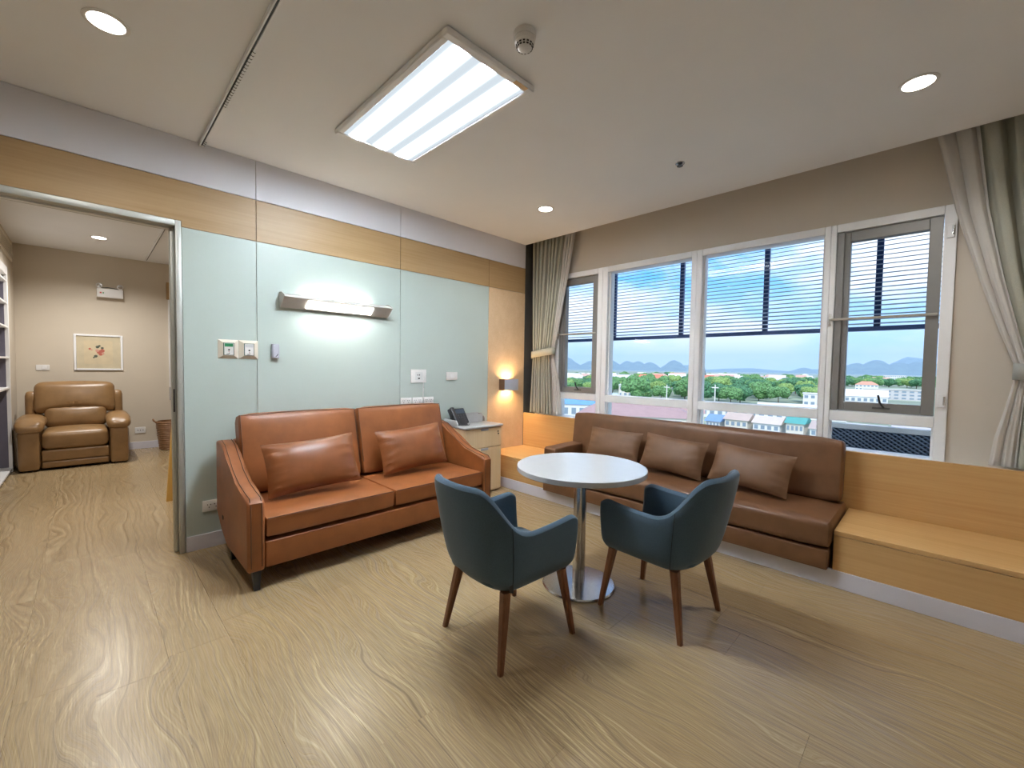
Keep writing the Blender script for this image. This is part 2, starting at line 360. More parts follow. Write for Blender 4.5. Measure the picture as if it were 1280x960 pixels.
# ---- windows
def win(n, label, x0, x1): return struct('window_%d' % n, label=label, loc=((x0+x1)/2, D, WZ0))
def fr(p, x0, x1, z0, z1, y0=.19, y1=.34, name='frame', m=None, e=.004): return bx(name, m or M_WFRAME, p, x0, x1, y0, y1, z0, z1, e, 1)
def pane(p, x0, x1, z0, z1, y=.262, name='pane'): return bx(name, M_GLASS, p, x0, x1, y, y+.005, z0, z1)
T0, T1, GT = .975, 1.052, 2.425
EDG = [WX0, 1.018, 2.062, 3.092, WX1]
LB = ['grey-sashed casement window half behind the left curtain', 'fixed window above the left end of the window seat', 'wide fixed window in the middle, above the window seat', 'grey-sashed casement window next to the right curtain']
for i in range(4):
    a, b = EDG[i]+.0006, EDG[i+1]-.0006
    q = win(i+1, LB[i], a, b)
    la = {0: .40, 1: 1.083, 2: 2.112, 3: 3.128}[i]; lb = {0: .955, 1: 2.012, 2: 3.054, 3: 3.712}[i]
    fr(q, a, la, WZ0, WZ1, name='stile'); fr(q, lb, b, WZ0, WZ1, name='stile')
    fr(q, la+.0005, lb-.0005, GT+.001, WZ1, name='top_rail'); fr(q, la+.0005, lb-.0005, T0, T1, name='transom'); fr(q, la+.0005, lb-.0005, WZ0, WZ0+.012, name='bottom_rail')
    pane(q, la-.001, lb+.001, WZ0+.010, T0+.002, name='lower_pane')
    for xx, s in ((la, 1), (lb, -1)):      # inner bead that catches light
        bx('glazing_bead', M_WFRAME, q, min(xx, xx+s*.012), max(xx, xx+s*.012), .235, .262, WZ0+.0125, T0-.001)
    if i in (0, 3):
        sh = obj('sash', box(bmn(), la+.003, la+.05, .195, .275, T1+.004, GT-.004, .004, 1), M_GSASH, q)
        gx0, gx1 = la+.085, lb-.07
        zs0, zs1 = T1+.004, GT-.004
        bm = bmn(); box(bm, la+.05, gx0, .215, .275, zs0, zs1, .003, 1); box(bm, gx1, lb-.003, .2, .275, zs0, zs1, .003, 1)
        box(bm, gx0, gx1, .21, .275, zs1-.075, zs1, .003, 1); box(bm, gx0, gx1, .21, .275, zs0, zs0+.068, .003, 1)
        obj('sash_frame', bm, M_GSASH, sh)
        pane(q, gx0-.002, gx1+.002, zs0+.066, zs1-.073)
        cx = (gx0+gx1)/2
        hb = obj('stay_handle', tube(bmn(), [(cx+.02, .205, zs0+.035), (cx-.002, .185, zs0+.075), (cx-.012, .175, zs0+.13)], .007), M_DARK, q)
        bx('handle_base', M_ALUD, hb, cx-.045, cx+.055, .2, .209, zs0+.026, zs0+.04, .002, 1)
        bx('restraint_bar', P('bar_metal', (.55, .52, .47), .35, metal=.5), q, la-.015, lb-.01, .176, .184, 1.748, 1.766, .003, 1)
        hk = obj('latch', tube(bmn(), [(la-.022, .19, 1.715), (la-.02, .165, 1.72), (la-.018, .16, 1.76), (la-.022, .19, 1.80)], .009), M_PLAST, q)
        if i == 3:
            for hz in (2.31, 1.165):
                h_ = bx('hinge', M_WFRAME, q, 3.722, 3.764, .176, .1905, hz-.045, hz+.045, .003, 1)
                obj('hinge_pin', tube(bmn(), [(3.756, .174, hz-.03), (3.756, .174, hz+.03)], .006), M_STEEL, h_)
    else:
        pane(q, la-.001, lb+.001, T1-.002, GT+.002)
        for xx, s in ((la, 1), (lb, -1)):
            bx('glazing_bead', M_WFRAME, q, min(xx, xx+s*.014), max(xx, xx+s*.014), .235, .262, T1+.001, GT)

# ================================================================== CEILING FITTINGS
# troffer panel
t = thing('ceiling_panel_light', 'rectangular fluorescent panel light with prismatic diffuser on the ceiling', 'ceiling light', (1.486, -2.463, H))
px0, px1, py0, py1 = .872, 2.1, -2.757, -2.17; fz = H-.034
for nm, a in (('frame_side', (px0, px0+.045, py0, py1)), ('frame_side', (px1-.045, px1, py0, py1)), ('frame_side', (px0+.045, px1-.045, py0, py0+.04)), ('frame_side', (px0+.045, px1-.045, py1-.04, py1))):
    bx(nm, M_WFRAME, t, *a, fz, H-.0005, .006, 1)
m = bpy.data.materials.new('prismatic_diffuser'); m.use_nodes = True; nt = m.node_tree; nt.nodes.clear()
tcn = N(nt, 'ShaderNodeTexCoord'); sp = N(nt, 'ShaderNodeSeparateXYZ'); nt.links.new(tcn.outputs['Object'], sp.inputs[0])
v = N(nt, 'ShaderNodeMath', operation='MULTIPLY_ADD'); v.inputs[1].default_value = 2*math.pi*3/.507; v.inputs[2].default_value = 0.0; nt.links.new(sp.outputs['Y'], v.inputs[0])
cs = N(nt, 'ShaderNodeMath', operation='COSINE'); nt.links.new(v.outputs[0], cs.inputs[0])
mr = N(nt, 'ShaderNodeMapRange'); mr.inputs[1].default_value = -1; mr.inputs[2].default_value = 1; nt.links.new(cs.outputs[0], mr.inputs[0])
pw = N(nt, 'ShaderNodeMath', operation='POWER'); pw.inputs[1].default_value = 4.2; nt.links.new(mr.outputs[0], pw.inputs[0])
ma = N(nt, 'ShaderNodeMath', operation='MULTIPLY_ADD'); ma.inputs[1].default_value = PANEL_E; ma.inputs[2].default_value = .62; nt.links.new(pw.outputs[0], ma.inputs[0])
e = N(nt, 'ShaderNodeEmission'); e.inputs[0].default_value = (.82, .92, 1, 1); nt.links.new(ma.outputs[0], e.inputs[1])
oo = N(nt, 'ShaderNodeOutputMaterial'); nt.links.new(e.outputs[0], oo.inputs[0])
bx('diffuser', m, t, px0+.046, px1-.046, py0+.041, py1-.041, fz+.006, fz+.012)
bx('switch_tab', P('amber_tab', (.75, .5, .28), .4), t, px1-.03, px1-.005, py1-.14, py1-.05, fz-.001, fz+.002)
# smoke detector
t = thing('smoke_detector', 'white round smoke detector on the ceiling', 'smoke detector', (2.312, -2.475, H))
obj('base', lathe(bmn(), [(.0, -.0005), (.052, -.0005), (.052, -.02), (.049, -.024), (.0, -.024)], (2.312, -2.475, H)), M_PLAST, t)
hd = obj('sensor_head', lathe(bmn(), [(.0, -.0245), (.046, -.0245), (.047, -.045), (.04, -.052), (.034, -.068), (.02, -.078), (0, -.079)], (2.312, -2.475, H)), M_PLAST, t)
for k in range(14):
    a = 2*math.pi*k/14
    for zz, rd in ((-.057, .0385), (-.066, .0352)):
        c = Vector((2.312+rd*math.cos(a), -2.475+rd*math.sin(a), H+zz)); bm = bmn(); box(bm, -.002, .002, -.005, .005, -.0025, .0025)
        for vv in bm.verts: vv.co = Matrix.Rotation(a, 3, 'Z') @ vv.co + c
        obj('vent_slot', bm, M_DARK, hd, smooth=False)
# sprinkler
t = thing('sprinkler_head', 'small chrome sprinkler head on the ceiling near the windows', 'sprinkler', (2.302, -.78, H))
obj('escutcheon', lathe(bmn(), [(0, -.0005), (.035, -.0005), (.033, -.006), (.014, -.010), (0, -.010)], (2.302, -.78, H), 20), M_STEEL, t)
bm = bmn(); lathe(bm, [(0, -.0105), (.008, -.0105), (.007, -.020), (0, -.020)], (2.302, -.78, H), 10); obj('nozzle', bm, M_ALUD, t)
obj('deflector', lathe(bmn(), [(0, -.0205), (.022, -.0205), (.022, -.023), (0, -.023)], (2.302, -.78, H), 12), M_ALUD, t)
# recessed downlights
M_LENS = EMIT('downlight_lens', (1, .93, .82), 14)
def downlight(x, y, label, watt):
    t = thing('downlight', label, 'downlight', (x, y, H), 'recessed ceiling downlights')
    obj('trim_ring', lathe(bmn(), [(.066, -.0005), (.083, -.0005), (.083, -.004), (.076, -.007), (.066, -.005), (.066, -.0005)], (x, y, H), 36), M_PLAST, t)
    obj('lens', lathe(bmn(), [(0, -.0006), (.0655, -.0006), (.0655, -.003), (0, -.003)], (x, y, H), 32), M_LENS, t)
    lightdata('lamp_glow', 'SPOT', t, (x, y, H-.012), watt, (1, .97, .93), spot_size=R(150), spot_blend=.8, shadow_soft_size=.06)
downlight(.985, -3.838, 'round ceiling downlight above the doorway side, at the upper left', DOWN_W)
downlight(3.585, -.79, 'round ceiling downlight near the right curtain', DOWN_W)
downlight(.976, -.764, 'small round ceiling downlight above the corner of bench and wall', DOWN_W)
downlight(-3.745, -3.797, 'round ceiling downlight in the adjoining room', DOWN_W*3.4)
downlight(-1.35, -3.797, 'added ceiling downlight, out of view just inside the adjoining room', DOWN_W*3.1)  # extra lamp hidden above the door head, added to brighten the adjoining room
# curtain tracks
def track(x0, x1, y, label):
    t = thing('curtain_track', label, 'curtain track', ((x0+x1)/2, y, H))
    bm = bmn(); box(bm, x0, x1, y-.012, y-.005, H-.024, H-.0005); box(bm, x0, x1, y+.005, y+.012, H-.024, H-.0005); obj('rail', bm, M_WFRAME, t, smooth=False)
    bx('slot', M_DARK, t, x0, x1, y-.0049, y+.0049, H-.018, H-.001)
    bx('end_cap', M_PLAST, t, x0-.008, x0-.0005, y-.014, y+.014, H-.027, H-.0005, .002, 1)
    return t
t = track(.012, 3.2, -3.335, 'white ceiling curtain track running above the sofa end')
for k in range(24):
    x = .6+.031*k if k > 2 else .06+.03*k
    bm = bmn(); tube(bm, [(x, -3.335, H-.019), (x, -3.335, H-.032), (x+.004, -3.326, H-.038), (x, -3.322, H-.032)], .0018, 5); obj('glider', bm, M_ALUD, t)
track(-4.75, -.2, -3.272, 'white ceiling curtain track in the adjoining room')

# ================================================================== WALL FITTINGS ON THE MINT WALL
t = thing('bed_head_lamp', 'slim grey wall lamp with lit front strip above the sofa', 'wall lamp', (0, -2.36, 1.85))
y0, y1 = -2.84, -1.915
M_LAMPG = P('lamp_grey_metal', (.55, .54, .52), .4, metal=.1)
obj('housing', prism(bmn(), [(.001, 1.80), (.03, 1.795), (.125, 1.872), (.118, 1.884), (.045, 1.905), (.045, 1.89), (.012, 1.87), (.012, 1.905), (.001, 1.91)], y0+.006, y1-.006), M_LAMPG, t, smooth=False)
for a in (y0, y1-.0055): obj('end_cap', prism(bmn(), [(.001, 1.795), (.03, 1.79), (.129, 1.872), (.122, 1.887), (.05, 1.915), (.001, 1.918)], a, a+.0055), M_LAMPG, t, smooth=False)
nrm = Vector((.077, 0, -.095)).normalized(); a0 = Vector((.045, 0, 1.8072)); a1 = Vector((.108, 0, 1.8582)); bm = bmn()
vsx = [bm.verts.new((p.x+nrm.x*o_, yy, p.z+nrm.z*o_)) for o_ in (.0005, .004) for yy in (-2.655, -2.095) for p in (a0, a1)]
bmesh.ops.convex_hull(bm, input=bm.verts); obj('diffuser_strip', bm, EMIT('lamp_strip', (1, .96, .88), BEDLAMP_E), t, smooth=False)
bx('uplight_strip', EMIT('lamp_uplight', (1, .95, .82), 34), t, .016, .04, -2.66, -2.1, 1.8925, 1.896)
def plate(name, label, cat, y0, y1, z0, z1, m=M_PLAST, dp=.012):
    t = thing(name, label, cat, (0, (y0+y1)/2, (z0+z1)/2)); bx('plate', m, t, .0005, dp, y0, y1, z0, z1, .003, 2); return t
# nurse-call plates: bevelled frames with inserts
for (ya, yb, top, lab) in ((-3.252, -3.124, (.02, .22, .09), 'square cream call plate with green-topped insert on the mint wall'), (-3.122, -2.992, (.62, .62, .64), 'square cream call plate with plain grey insert on the mint wall')):
    t = thing('call_plate', lab, 'wall plate', (0, (ya+yb)/2, 1.45), 'call plates on the mint wall'); zc, yc = 1.451, (ya+yb)/2
    bm = bmn(); o4 = [bm.verts.new((.0005, yy, zz)) for yy, zz in ((ya, 1.381), (yb, 1.381), (yb, 1.521), (ya, 1.521))]
    i4 = [bm.verts.new((.022, yc+sy*.036, zc+sz*.048)) for sy, sz in ((-1, -1), (1, -1), (1, 1), (-1, 1))]
    for k in range(4): bm.faces.new((o4[k], o4[(k+1) % 4], i4[(k+1) % 4], i4[k]))
    bm.faces.new(o4); bm.faces.new(i4); obj('bevelled_frame', bm, M_CREAMP, t, smooth=False)
    q = bx('dark_rim', P('dark_green_rim', (.05, .12, .09), .5), t, .0222, .024, yc-.034, yc+.034, zc-.046, zc+.046)
    bx('insert', M_PLAST, t, .0242, .027, yc-.029, yc+.029, zc-.043, zc+.043, .001, 1)
    q = bx('label_strip', P('strip_%d' % (top[0]*100), top, .5), t, .0272, .0282, yc-.026, yc+.026, zc+.017, zc+.041)
    obj('call_button', lathe(bmn(), [(0, .0272), (.006, .0272), (.006, .031), (0, .031)], (0, yc, zc-.006), 12, 'X'), M_DARK, t)
    obj('jack', lathe(bmn(), [(0, .0272), (.003, .0272), (.003, .029), (0, .029)], (0, yc, zc-.020), 8, 'X'), P('red_dot', (.5, .1, .1), .5), t)
    obj('hook_mark', tube(bmn(), [(.0285, yc-.014, zc-.036), (.0285, yc-.004, zc-.036), (.0285, yc+.006, zc-.028)], .0018, 5), M_DARK, t)
t = thing('handset_holder', 'small blue-grey holder on the mint wall, right of the call plates', 'wall holder', (0, -2.875, 1.447))
bx('body', M_GREYB, t, .0005, .03, -2.9, -2.849, 1.391, 1.503, .004, 2); bx('face', P('holder_face', (.52, .53, .60), .35), t, .0302, .033, -2.893, -2.856, 1.398, 1.497, .003, 1)
obj('hook', tube(bmn(), [(.034, -2.877, 1.405), (.036, -2.868, 1.412), (.036, -2.862, 1.424)], .0025, 6), M_DARK, t)
# data plate with cable
t = plate('data_outlet', 'square white data outlet with a hanging cable on the mint wall', 'outlet', -1.648, -1.468, 1.178, 1.312)
ins = bx('insert', P('insert_white', (.68, .68, .68), .4), t, .0122, .0145, -1.60, -1.51, 1.205, 1.285, .001, 1)
for k in (0, 1): bx('port', M_DARK, ins, .0146, .0155, -1.575+.02*k, -1.566+.02*k, 1.25, 1.262)
bx('port', M_DARK, ins, .0146, .0157, -1.568, -1.546, 1.215, 1.228)
obj('cable', tube(bmn(), [(.016, -1.512, 1.235), (.022, -1.508, 1.21), (.018, -1.507, 1.12), (.018, -1.508, 1.05), (.016, -1.51, 1.02)], .004, 6), M_PLAST, t)
t = plate('light_switch', 'small white wall switch on the mint wall near the wooden panel', 'switch', -1.213, -1.068, 1.2, 1.287)
bx('rocker', P('rocker_white', (.84, .84, .84), .3), t, .0122, .017, -1.165, -1.115, 1.217, 1.27, .002, 1)
def holes(t, yc, zc, x=.0125):
    for dy, dz in ((-.009, .009), (.009, .009), (0, -.01)): bx('pin_hole', M_DARK, t, x, x+.0008, yc+dy-.0025, yc+dy+.0025, zc+dz-.004, zc+dz+.004)
for k, nm in enumerate(('left', 'middle', 'right')):
    ya = -1.762+k*.131
    t = plate('power_socket', 'white power socket above the sofa back, %s one of three in a row' % nm, 'socket', ya, ya+.124, .955, 1.03)
    holes(t, ya+.035, .993); holes(t, ya+.088, .993)
t = plate('power_outlet', 'white double power outlet low on the mint wall beside the door jamb', 'socket', -3.357, -3.237, .268, .348)
holes(t, -3.318, .308); holes(t, -3.276, .308)
# sconce
t = thing('wall_sconce', 'small box-shaped brushed metal sconce glowing warm on the wooden panel', 'wall lamp', (0, -.315, 1.137))
M_SCON = P('sconce_aluminium', (.55, .58, .66), .38, metal=.5)
ya, yb, za, zb = -.43, -.2, 1.070, 1.205
bx('front_plate', M_SCON, t, .094, .1, ya, yb, za, zb, .001, 1)
for a in (ya, yb-.005): bx('side_plate', P('sconce_brown', (.17, .10, .06), .45, metal=.3), t, .0005, .0938, a, a+.005, za, zb)
bx('back_plate', P('sconce_brown', (.17, .10, .06), .45, metal=.3), t, .0005, .004, ya+.0055, yb-.0055, za, zb)
bx('bulb', EMIT('sconce_bulb', (1, .62, .25), 30), t, .03, .07, -.36, -.27, 1.125, 1.15, .004, 1)
for zz, s in ((1.158, math.pi), (1.117, 0)):
    l = lightdata('sconce_glow', 'SPOT', t, (.052, -.315, zz), SCONCE_W, (1, .66, .34), spot_size=R(140), spot_blend=.7, shadow_soft_size=.02); l.rotation_euler.x = s

# ================================================================== COGNAC SOFA
def pillow(w, h, t, seed, n=22, wr=.006):
    """scatter cushion in the local x (width), z (height) plane, thickness along y"""
    bm = bmn(); G = {}
    for s in (1, -1):
        for i in range(n+1):
            for j in range(n+1):
                u, v = -1+2*i/n, -1+2*j/n; edge = i in (0, n) or j in (0, n)
                if s == -1 and edge: G[(s, i, j)] = G[(1, i, j)]; continue
                x = w/2*u*(1-.05*(1-v*v)*abs(u)**2); z = h/2*v*(1-.07*(1-u*u)*abs(v)**2)
                th = t/2*((1-abs(u)**2.6)**.55)*((1-abs(v)**2.6)**.55)
                k = (abs(u)**4*(1-abs(u)**8)+.6*abs(v)**4*(1-abs(v)**8))
                th += wr*k*2.4*math.sin(v*15+seed+noise.noise((u*3, v*3, seed))*4)*(1 if abs(u) > abs(v) else .35)
                th += .004*noise.noise((u*2, v*2, seed+s))*(0 if edge else 1)
                G[(s, i, j)] = bm.verts.new((x, s*max(th, 0 if edge else .002), z))
        for i in range(n):
            for j in range(n):
                q = [G[(s, i, j)], G[(s, i+1, j)], G[(s, i+1, j+1)], G[(s, i, j+1)]]
                try: bm.faces.new(q)
                except ValueError: pass
    return bm
def place_mesh(bm, loc, rot):
    Mx = Matrix.Translation(loc) @ rot
    for v in bm.verts: v.co = Mx @ v.co
    return bm
def cushion(bm, x0, x1, y0, y1, z0, z1, r=.03, crown=(0, 0, 0), n=10):
    """bevelled upholstery block whose faces are crowned outward"""
    bm2 = bmn(); box(bm2, x0, x1, y0, y1, z0, z1)
    bmesh.ops.subdivide_edges(bm2, edges=bm2.edges, cuts=n, use_grid_fill=True)
    c = Vector(((x0+x1)/2, (y0+y1)/2, (z0+z1)/2)); hs = Vector(((x1-x0)/2, (y1-y0)/2, (z1-z0)/2))
    for v in bm2.verts:
        p = v.co-c; q = Vector((max(-hs.x+r, min(hs.x-r, p.x)), max(-hs.y+r, min(hs.y-r, p.y)), max(-hs.z+r, min(hs.z-r, p.z))))
        d = p-q
        if d.length > 1e-6: p = q+d.normalized()*r
        f = [1-(p[k]/hs[k])**2 for k in range(3)]
        p.x += crown[0]*f[1]*f[2]*(p.x/hs.x); p.y += crown[1]*f[0]*f[2]*(p.y/hs.y); p.z += crown[2]*f[0]*f[1]*(p.z/hs.z)
        v.co = c+p
    me = bpy.data.meshes.new('t'); bm2.to_mesh(me); bm2.free(); bm.from_mesh(me); bpy.data.meshes.remove(me)
    return bm
SY0, SY1, SXF, SXB = -3.29, -1.385, .935, .085
sofa = thing('sofa', 'cognac brown leather two-seat sofa with sloping arms against the mint wall', 'sofa', (.5, -2.34, 0))
arm = [(.105, .30), (.11, .795), (.20, .805), (.30, .785), (.40, .725), (.52, .65), (.66, .597), (.80, .568), (SXF-.03, .555), (SXF, .53), (SXF, .135), (SXF-.01, .122), (.42, .122), (.25, .19)]
for a, b in ((SY0, SY0+.095), (SY1-.095, SY1)):
    ao = obj('armrest', prism(bmn(), arm, a, b, bev=.018, seg=3), M_SOFA, sofa)
    for yy in (a+.019, b-.019):
        obj('piping', tube(bmn(), [(x+.002, yy, z+.0035) for x, z in arm[2:9]]+[(SXF+.003, yy, .52), (SXF+.003, yy, .15)], .0028, 5), M_PIPE, ao)
yi0, yi1 = SY0+.097, SY1-.097; ym = (yi0+yi1)/2
bx('base_frame', M_SOFA, sofa, .12, SXF-.012, yi0, yi1, .125, .285, .012, 3)
bx('back_frame', M_SOFA, sofa, .10, .19, yi0, yi1, .287, .80, .02, 3)
for a, b in ((yi0+.002, ym-.003), (ym+.003, yi1-.002)):
    sc = obj('seat_cushion', cushion(bmn(), .30, SXF-.006, a, b, .305, .432, .022, (.004, 0, .014)), M_SOFA, sofa)
    obj('piping', tube(bmn(), [(SXF-.004, a+.012, .425), (SXF-.002, (a+b)/2, .4275), (SXF-.004, b-.012, .425)], .003, 5), M_PIPE, sc)
    bm = cushion(bmn(), -.075, .075, a+.004, b-.004, 0, .56, .03, (.018, 0, .008))
    for v in bm.verts: v.co = Matrix.Rotation(R(-14), 3, 'Y') @ v.co + Vector((.345, 0, .435))
    bc = obj('back_cushion', bm, M_SOFA, sofa)
    tl = Matrix.Rotation(R(-14), 3, 'Y')
    pts = [tl @ Vector((.068, yy, zz))+Vector((.347, 0, .437)) for yy, zz in ((a+.014, .10), (a+.014, .545), ((a+b)/2, .556), (b-.014, .545), (b-.014, .10))]
    obj('piping', tube(bmn(), pts, .003, 5), M_PIPE, bc)
for xx, yy, sx_ in ((SXF-.05, SY0+.055, 1), (SXF-.05, SY1-.055, 1), (.34, SY0+.055, -.3), (.34, SY1-.055, -.3)):
    bm = bmn(); z_ = .121
    for v in box(bm, -.024, .024, -.024, .024, 0, z_).verts:
        if v.co.z < .01: v.co.x = v.co.x*.6+.012*sx_; v.co.y *= .6
        v.co += Vector((xx, yy, 0.0))
    obj('leg', bm, M_DARK, sofa, smooth=False)
bx('care_tag', M_DARK, sofa, .3, .33, SY0-.004, SY0-.0005, .285, .31)
p = obj('throw_pillow', pillow(.62, .37, .17, 1.3), M_SOFAP); p.rotation_euler = (R(-24), R(-3), R(86)); p.location = (.60, -2.80, .645)
tag(p, 'brown leather throw pillow at the left end of the sofa by the wall', 'pillow', 'throw pillows on the sofa')
p = obj('throw_pillow', pillow(.60, .37, .16, 4.1), M_SOFAP); p.rotation_euler = (R(-22), R(-4), R(85)); p.location = (.555, -1.96, .65)
tag(p, 'brown leather throw pillow at the right end of the sofa by the wall', 'pillow', 'throw pillows on the sofa')

# ================================================================== BEDSIDE CABINET
cb = thing('bedside_cabinet', 'pale maple bedside cabinet with white top between sofa and bench', 'cabinet', (.2, -.98, 0))
cx0, cx1, cy0, cy1 = .02, .375, -1.24, -.735
bx('body', M_CABW, cb, cx0, cx1-.02, cy0, cy1, .012, .705, .002, 1)
bx('countertop', M_WHITE, cb, cx0-.004, cx1+.018, cy0-.012, cy1+.012, .709, .733, .008, 3)
dr = bx('drawer_front', M_CABW, cb, cx1-.0195, cx1, cy0+.003, cy1-.003, .50, .70, .002, 1)
bx('handle_recess', M_GREYB, dr, cx1-.004, cx1+.004, -1.03, -.93, .676, .7, .002, 1)
for yy, zz in ((-.79, .655), (-.785, .63)): obj('lock', lathe(bmn(), [(0, cx1+.0005), (.008, cx1+.0005), (.008, cx1+.006), (0, cx1+.006)], (0, yy, zz), 12, 'X'), M_DARK, dr)
d2 = bx('door', M_CABW, cb, cx1-.0195, cx1, cy0+.003, cy1-.003, .03, .492, .002, 1)
bx('handle_recess', M_GREYB, d2, cx1-.004, cx1+.004, -1.03, -.93, .468, .491, .002, 1)
gl = [(.365-.05*k, 0) for k in range(3)]
for yy in (cy0-.008, cy1-.008):
    obj('side_gallery', prism(bmn(), [(cx0, .7335), (.25, .7335), (.25, .755), (.22, .788), (cx0, .792)] if yy < -1 else [(cx0, .7335), (.10, .7335), (.10, .77), (.085, .788), (cx0, .792)], yy, yy+.018, bev=.004), M_WHITE, cb)
bx('back_gallery', M_WHITE, cb, cx0-.002, cx0+.012, cy0+.011, cy1-.009, .7335, .792, .003, 1)
for yy in (cy0+.03, cy1-.03):
    for xx in (.05, .32): obj('foot', lathe(bmn(), [(0, 0), (.015, 0), (.015, .0115), (0, .0115)], (xx, yy, 0), 12), M_DARK, cb)
tr = thing('desk_tray', 'grey desk tray at the back of the white cabinet top', 'tray', (.08, -.96, .734))
bx('back_wall', P('tray_grey', (.42, .42, .43), .4), tr, .036, .042, -1.02, -.785, .734, .835, .002, 1)
bx('front_wall', P('tray_grey', (.42, .42, .43), .4), tr, .112, .118, -1.02, -.785, .734, .82, .002, 1)
bx('tray_base', P('tray_grey', (.42, .42, .43), .4), tr, .043, .111, -1.02, -.785, .734, .742)
for yy in (-1.02, -.791): bx('end_wall', P('tray_grey', (.42, .42, .43), .4), tr, .043, .111, yy, yy+.006, .7425, .826)
# desk phone
ph = thing('desk_phone', 'black desk phone with handset on the white cabinet top', 'phone', (.2, -1.15, .734))
tilt = Matrix.Rotation(R(-42), 4, 'Y'); bsz = Vector((.15, -1.135, .752))
def tl(bm, off=Vector((0, 0, 0))):
    for v in bm.verts: v.co = (tilt.to_3x3() @ (v.co+off)) + bsz
    return bm
obj('foot_stand', prism(bmn(), [(.075, .7345), (.225, .7345), (.215, .75), (.115, .84), (.075, .82)], -1.21, -1.085, bev=.004), M_DARK, ph)
bm = bmn(); box(bm, -.03, .0, -.115, .09, .02, .20, .008, 2); bd = obj('body', place_mesh(bm, (.20, -1.125, .735), Matrix.Rotation(R(-35), 4, 'Y')), M_DARK, ph)
bm = bmn(); box(bm, .001, .032, -.108, -.058, -.005, .205, .014, 3); hs_ = obj('handset', place_mesh(bm, (.20, -1.125, .735), Matrix.Rotation(R(-35), 4, 'Y')), M_DARK, ph)
bm = bmn(); box(bm, .0005, .004, -.04, .075, .135, .185, .001, 1); obj('display', place_mesh(bm, (.20, -1.125, .735), Matrix.Rotation(R(-35), 4, 'Y')), P('phone_display', (.07, .09, .12), .15), bd)
for i in range(3):
    for j in range(4):
        bm = bmn(); box(bm, .0005, .005, -.03+.033*i, -.01+.033*i, .035+.023*j, .05+.023*j, .002, 1); obj('key', place_mesh(bm, (.20, -1.125, .735), Matrix.Rotation(R(-35), 4, 'Y')), P('key_grey', (.06, .06, .07), .5), bd)
obj('cord', tube(bmn(), [(.225, -1.215, .745), (.26, -1.20, .741), (.285, -1.16, .74), (.275, -1.11, .74), (.25, -1.085, .741)], .005, 6), M_DARK, ph)

# ================================================================== WINDOW DAYBED
db = thing('window_seat_sofa', 'long tan leather sofa built over the bench below the windows', 'sofa', (2.12, -.36, .12))
bx('base_box', M_DAY, db, SX0, SX1-.006, -.705, -.03, .118, .238, .008, 3)
obj('seat_cushion', cushion(bmn(), SX0+.005, SX1+.004, -.715, -.03, .2445, .425, .045, (0, .006, .012), 14), M_DAY, db)
bm = cushion(bmn(), .915, SX1-.012, -.075, .075, 0, .46, .05, (0, .01, .004), 14)
for v in bm.verts: v.co = Matrix.Rotation(R(-7), 3, 'X') @ v.co + Vector((0, -.143, .413))
obj('backrest', bm, M_DAY, db)
obj('armrest', prism(bmn(), [(-.70, .430), (-.70, .54), (-.68, .558), (-.25, .565), (-.235, .55), (-.235, .43)], SX0, SX0+.145, axis='X', bev=.012, seg=3), M_DAY, db)
for i, (xc, lab, rz, rx) in enumerate(((1.535, 'nearest the left armrest', 1, -20), (2.12, 'in the middle', -2, -22), (2.735, 'at the right', -3, -26))):
    p = obj('throw_pillow', pillow(.56, .32, .14, 7+i*2.2, wr=.004), M_DAYP); p.location = (xc, -.352-.02*(i == 2), .61); p.rotation_euler = (R(rx), R((1, 3, 4)[i]), R(rz))
    tag(p, 'tan leather pillow on the window seat, %s of three' % lab, 'pillow', 'pillows on the window seat')

# ================================================================== ROUND TABLE
tb = thing('round_table', 'round white pedestal table with steel column and disc base', 'table', (2.175, -1.77, 0)); c = (2.175, -1.77, 0)
obj('base', lathe(bmn(), [(0, 0), (.223, 0), (.225, .006), (.218, .014), (.06, .022), (0, .022)], c, 56), M_STEEL, tb)
obj('column', lathe(bmn(), [(0, .0225), (.039, .0225), (.039, .70), (0, .70)], c, 32), M_STEEL, tb)
obj('top_plate', lathe(bmn(), [(0, .7005), (.12, .7005), (.12, .7145), (0, .7145)], c, 24), M_ALUD, tb)
obj('tabletop', lathe(bmn(), [(0, .715), (.392, .715), (.396, .718), (.396, .744), (.393, .747), (0, .747)], c, 72), M_WHITE, tb)

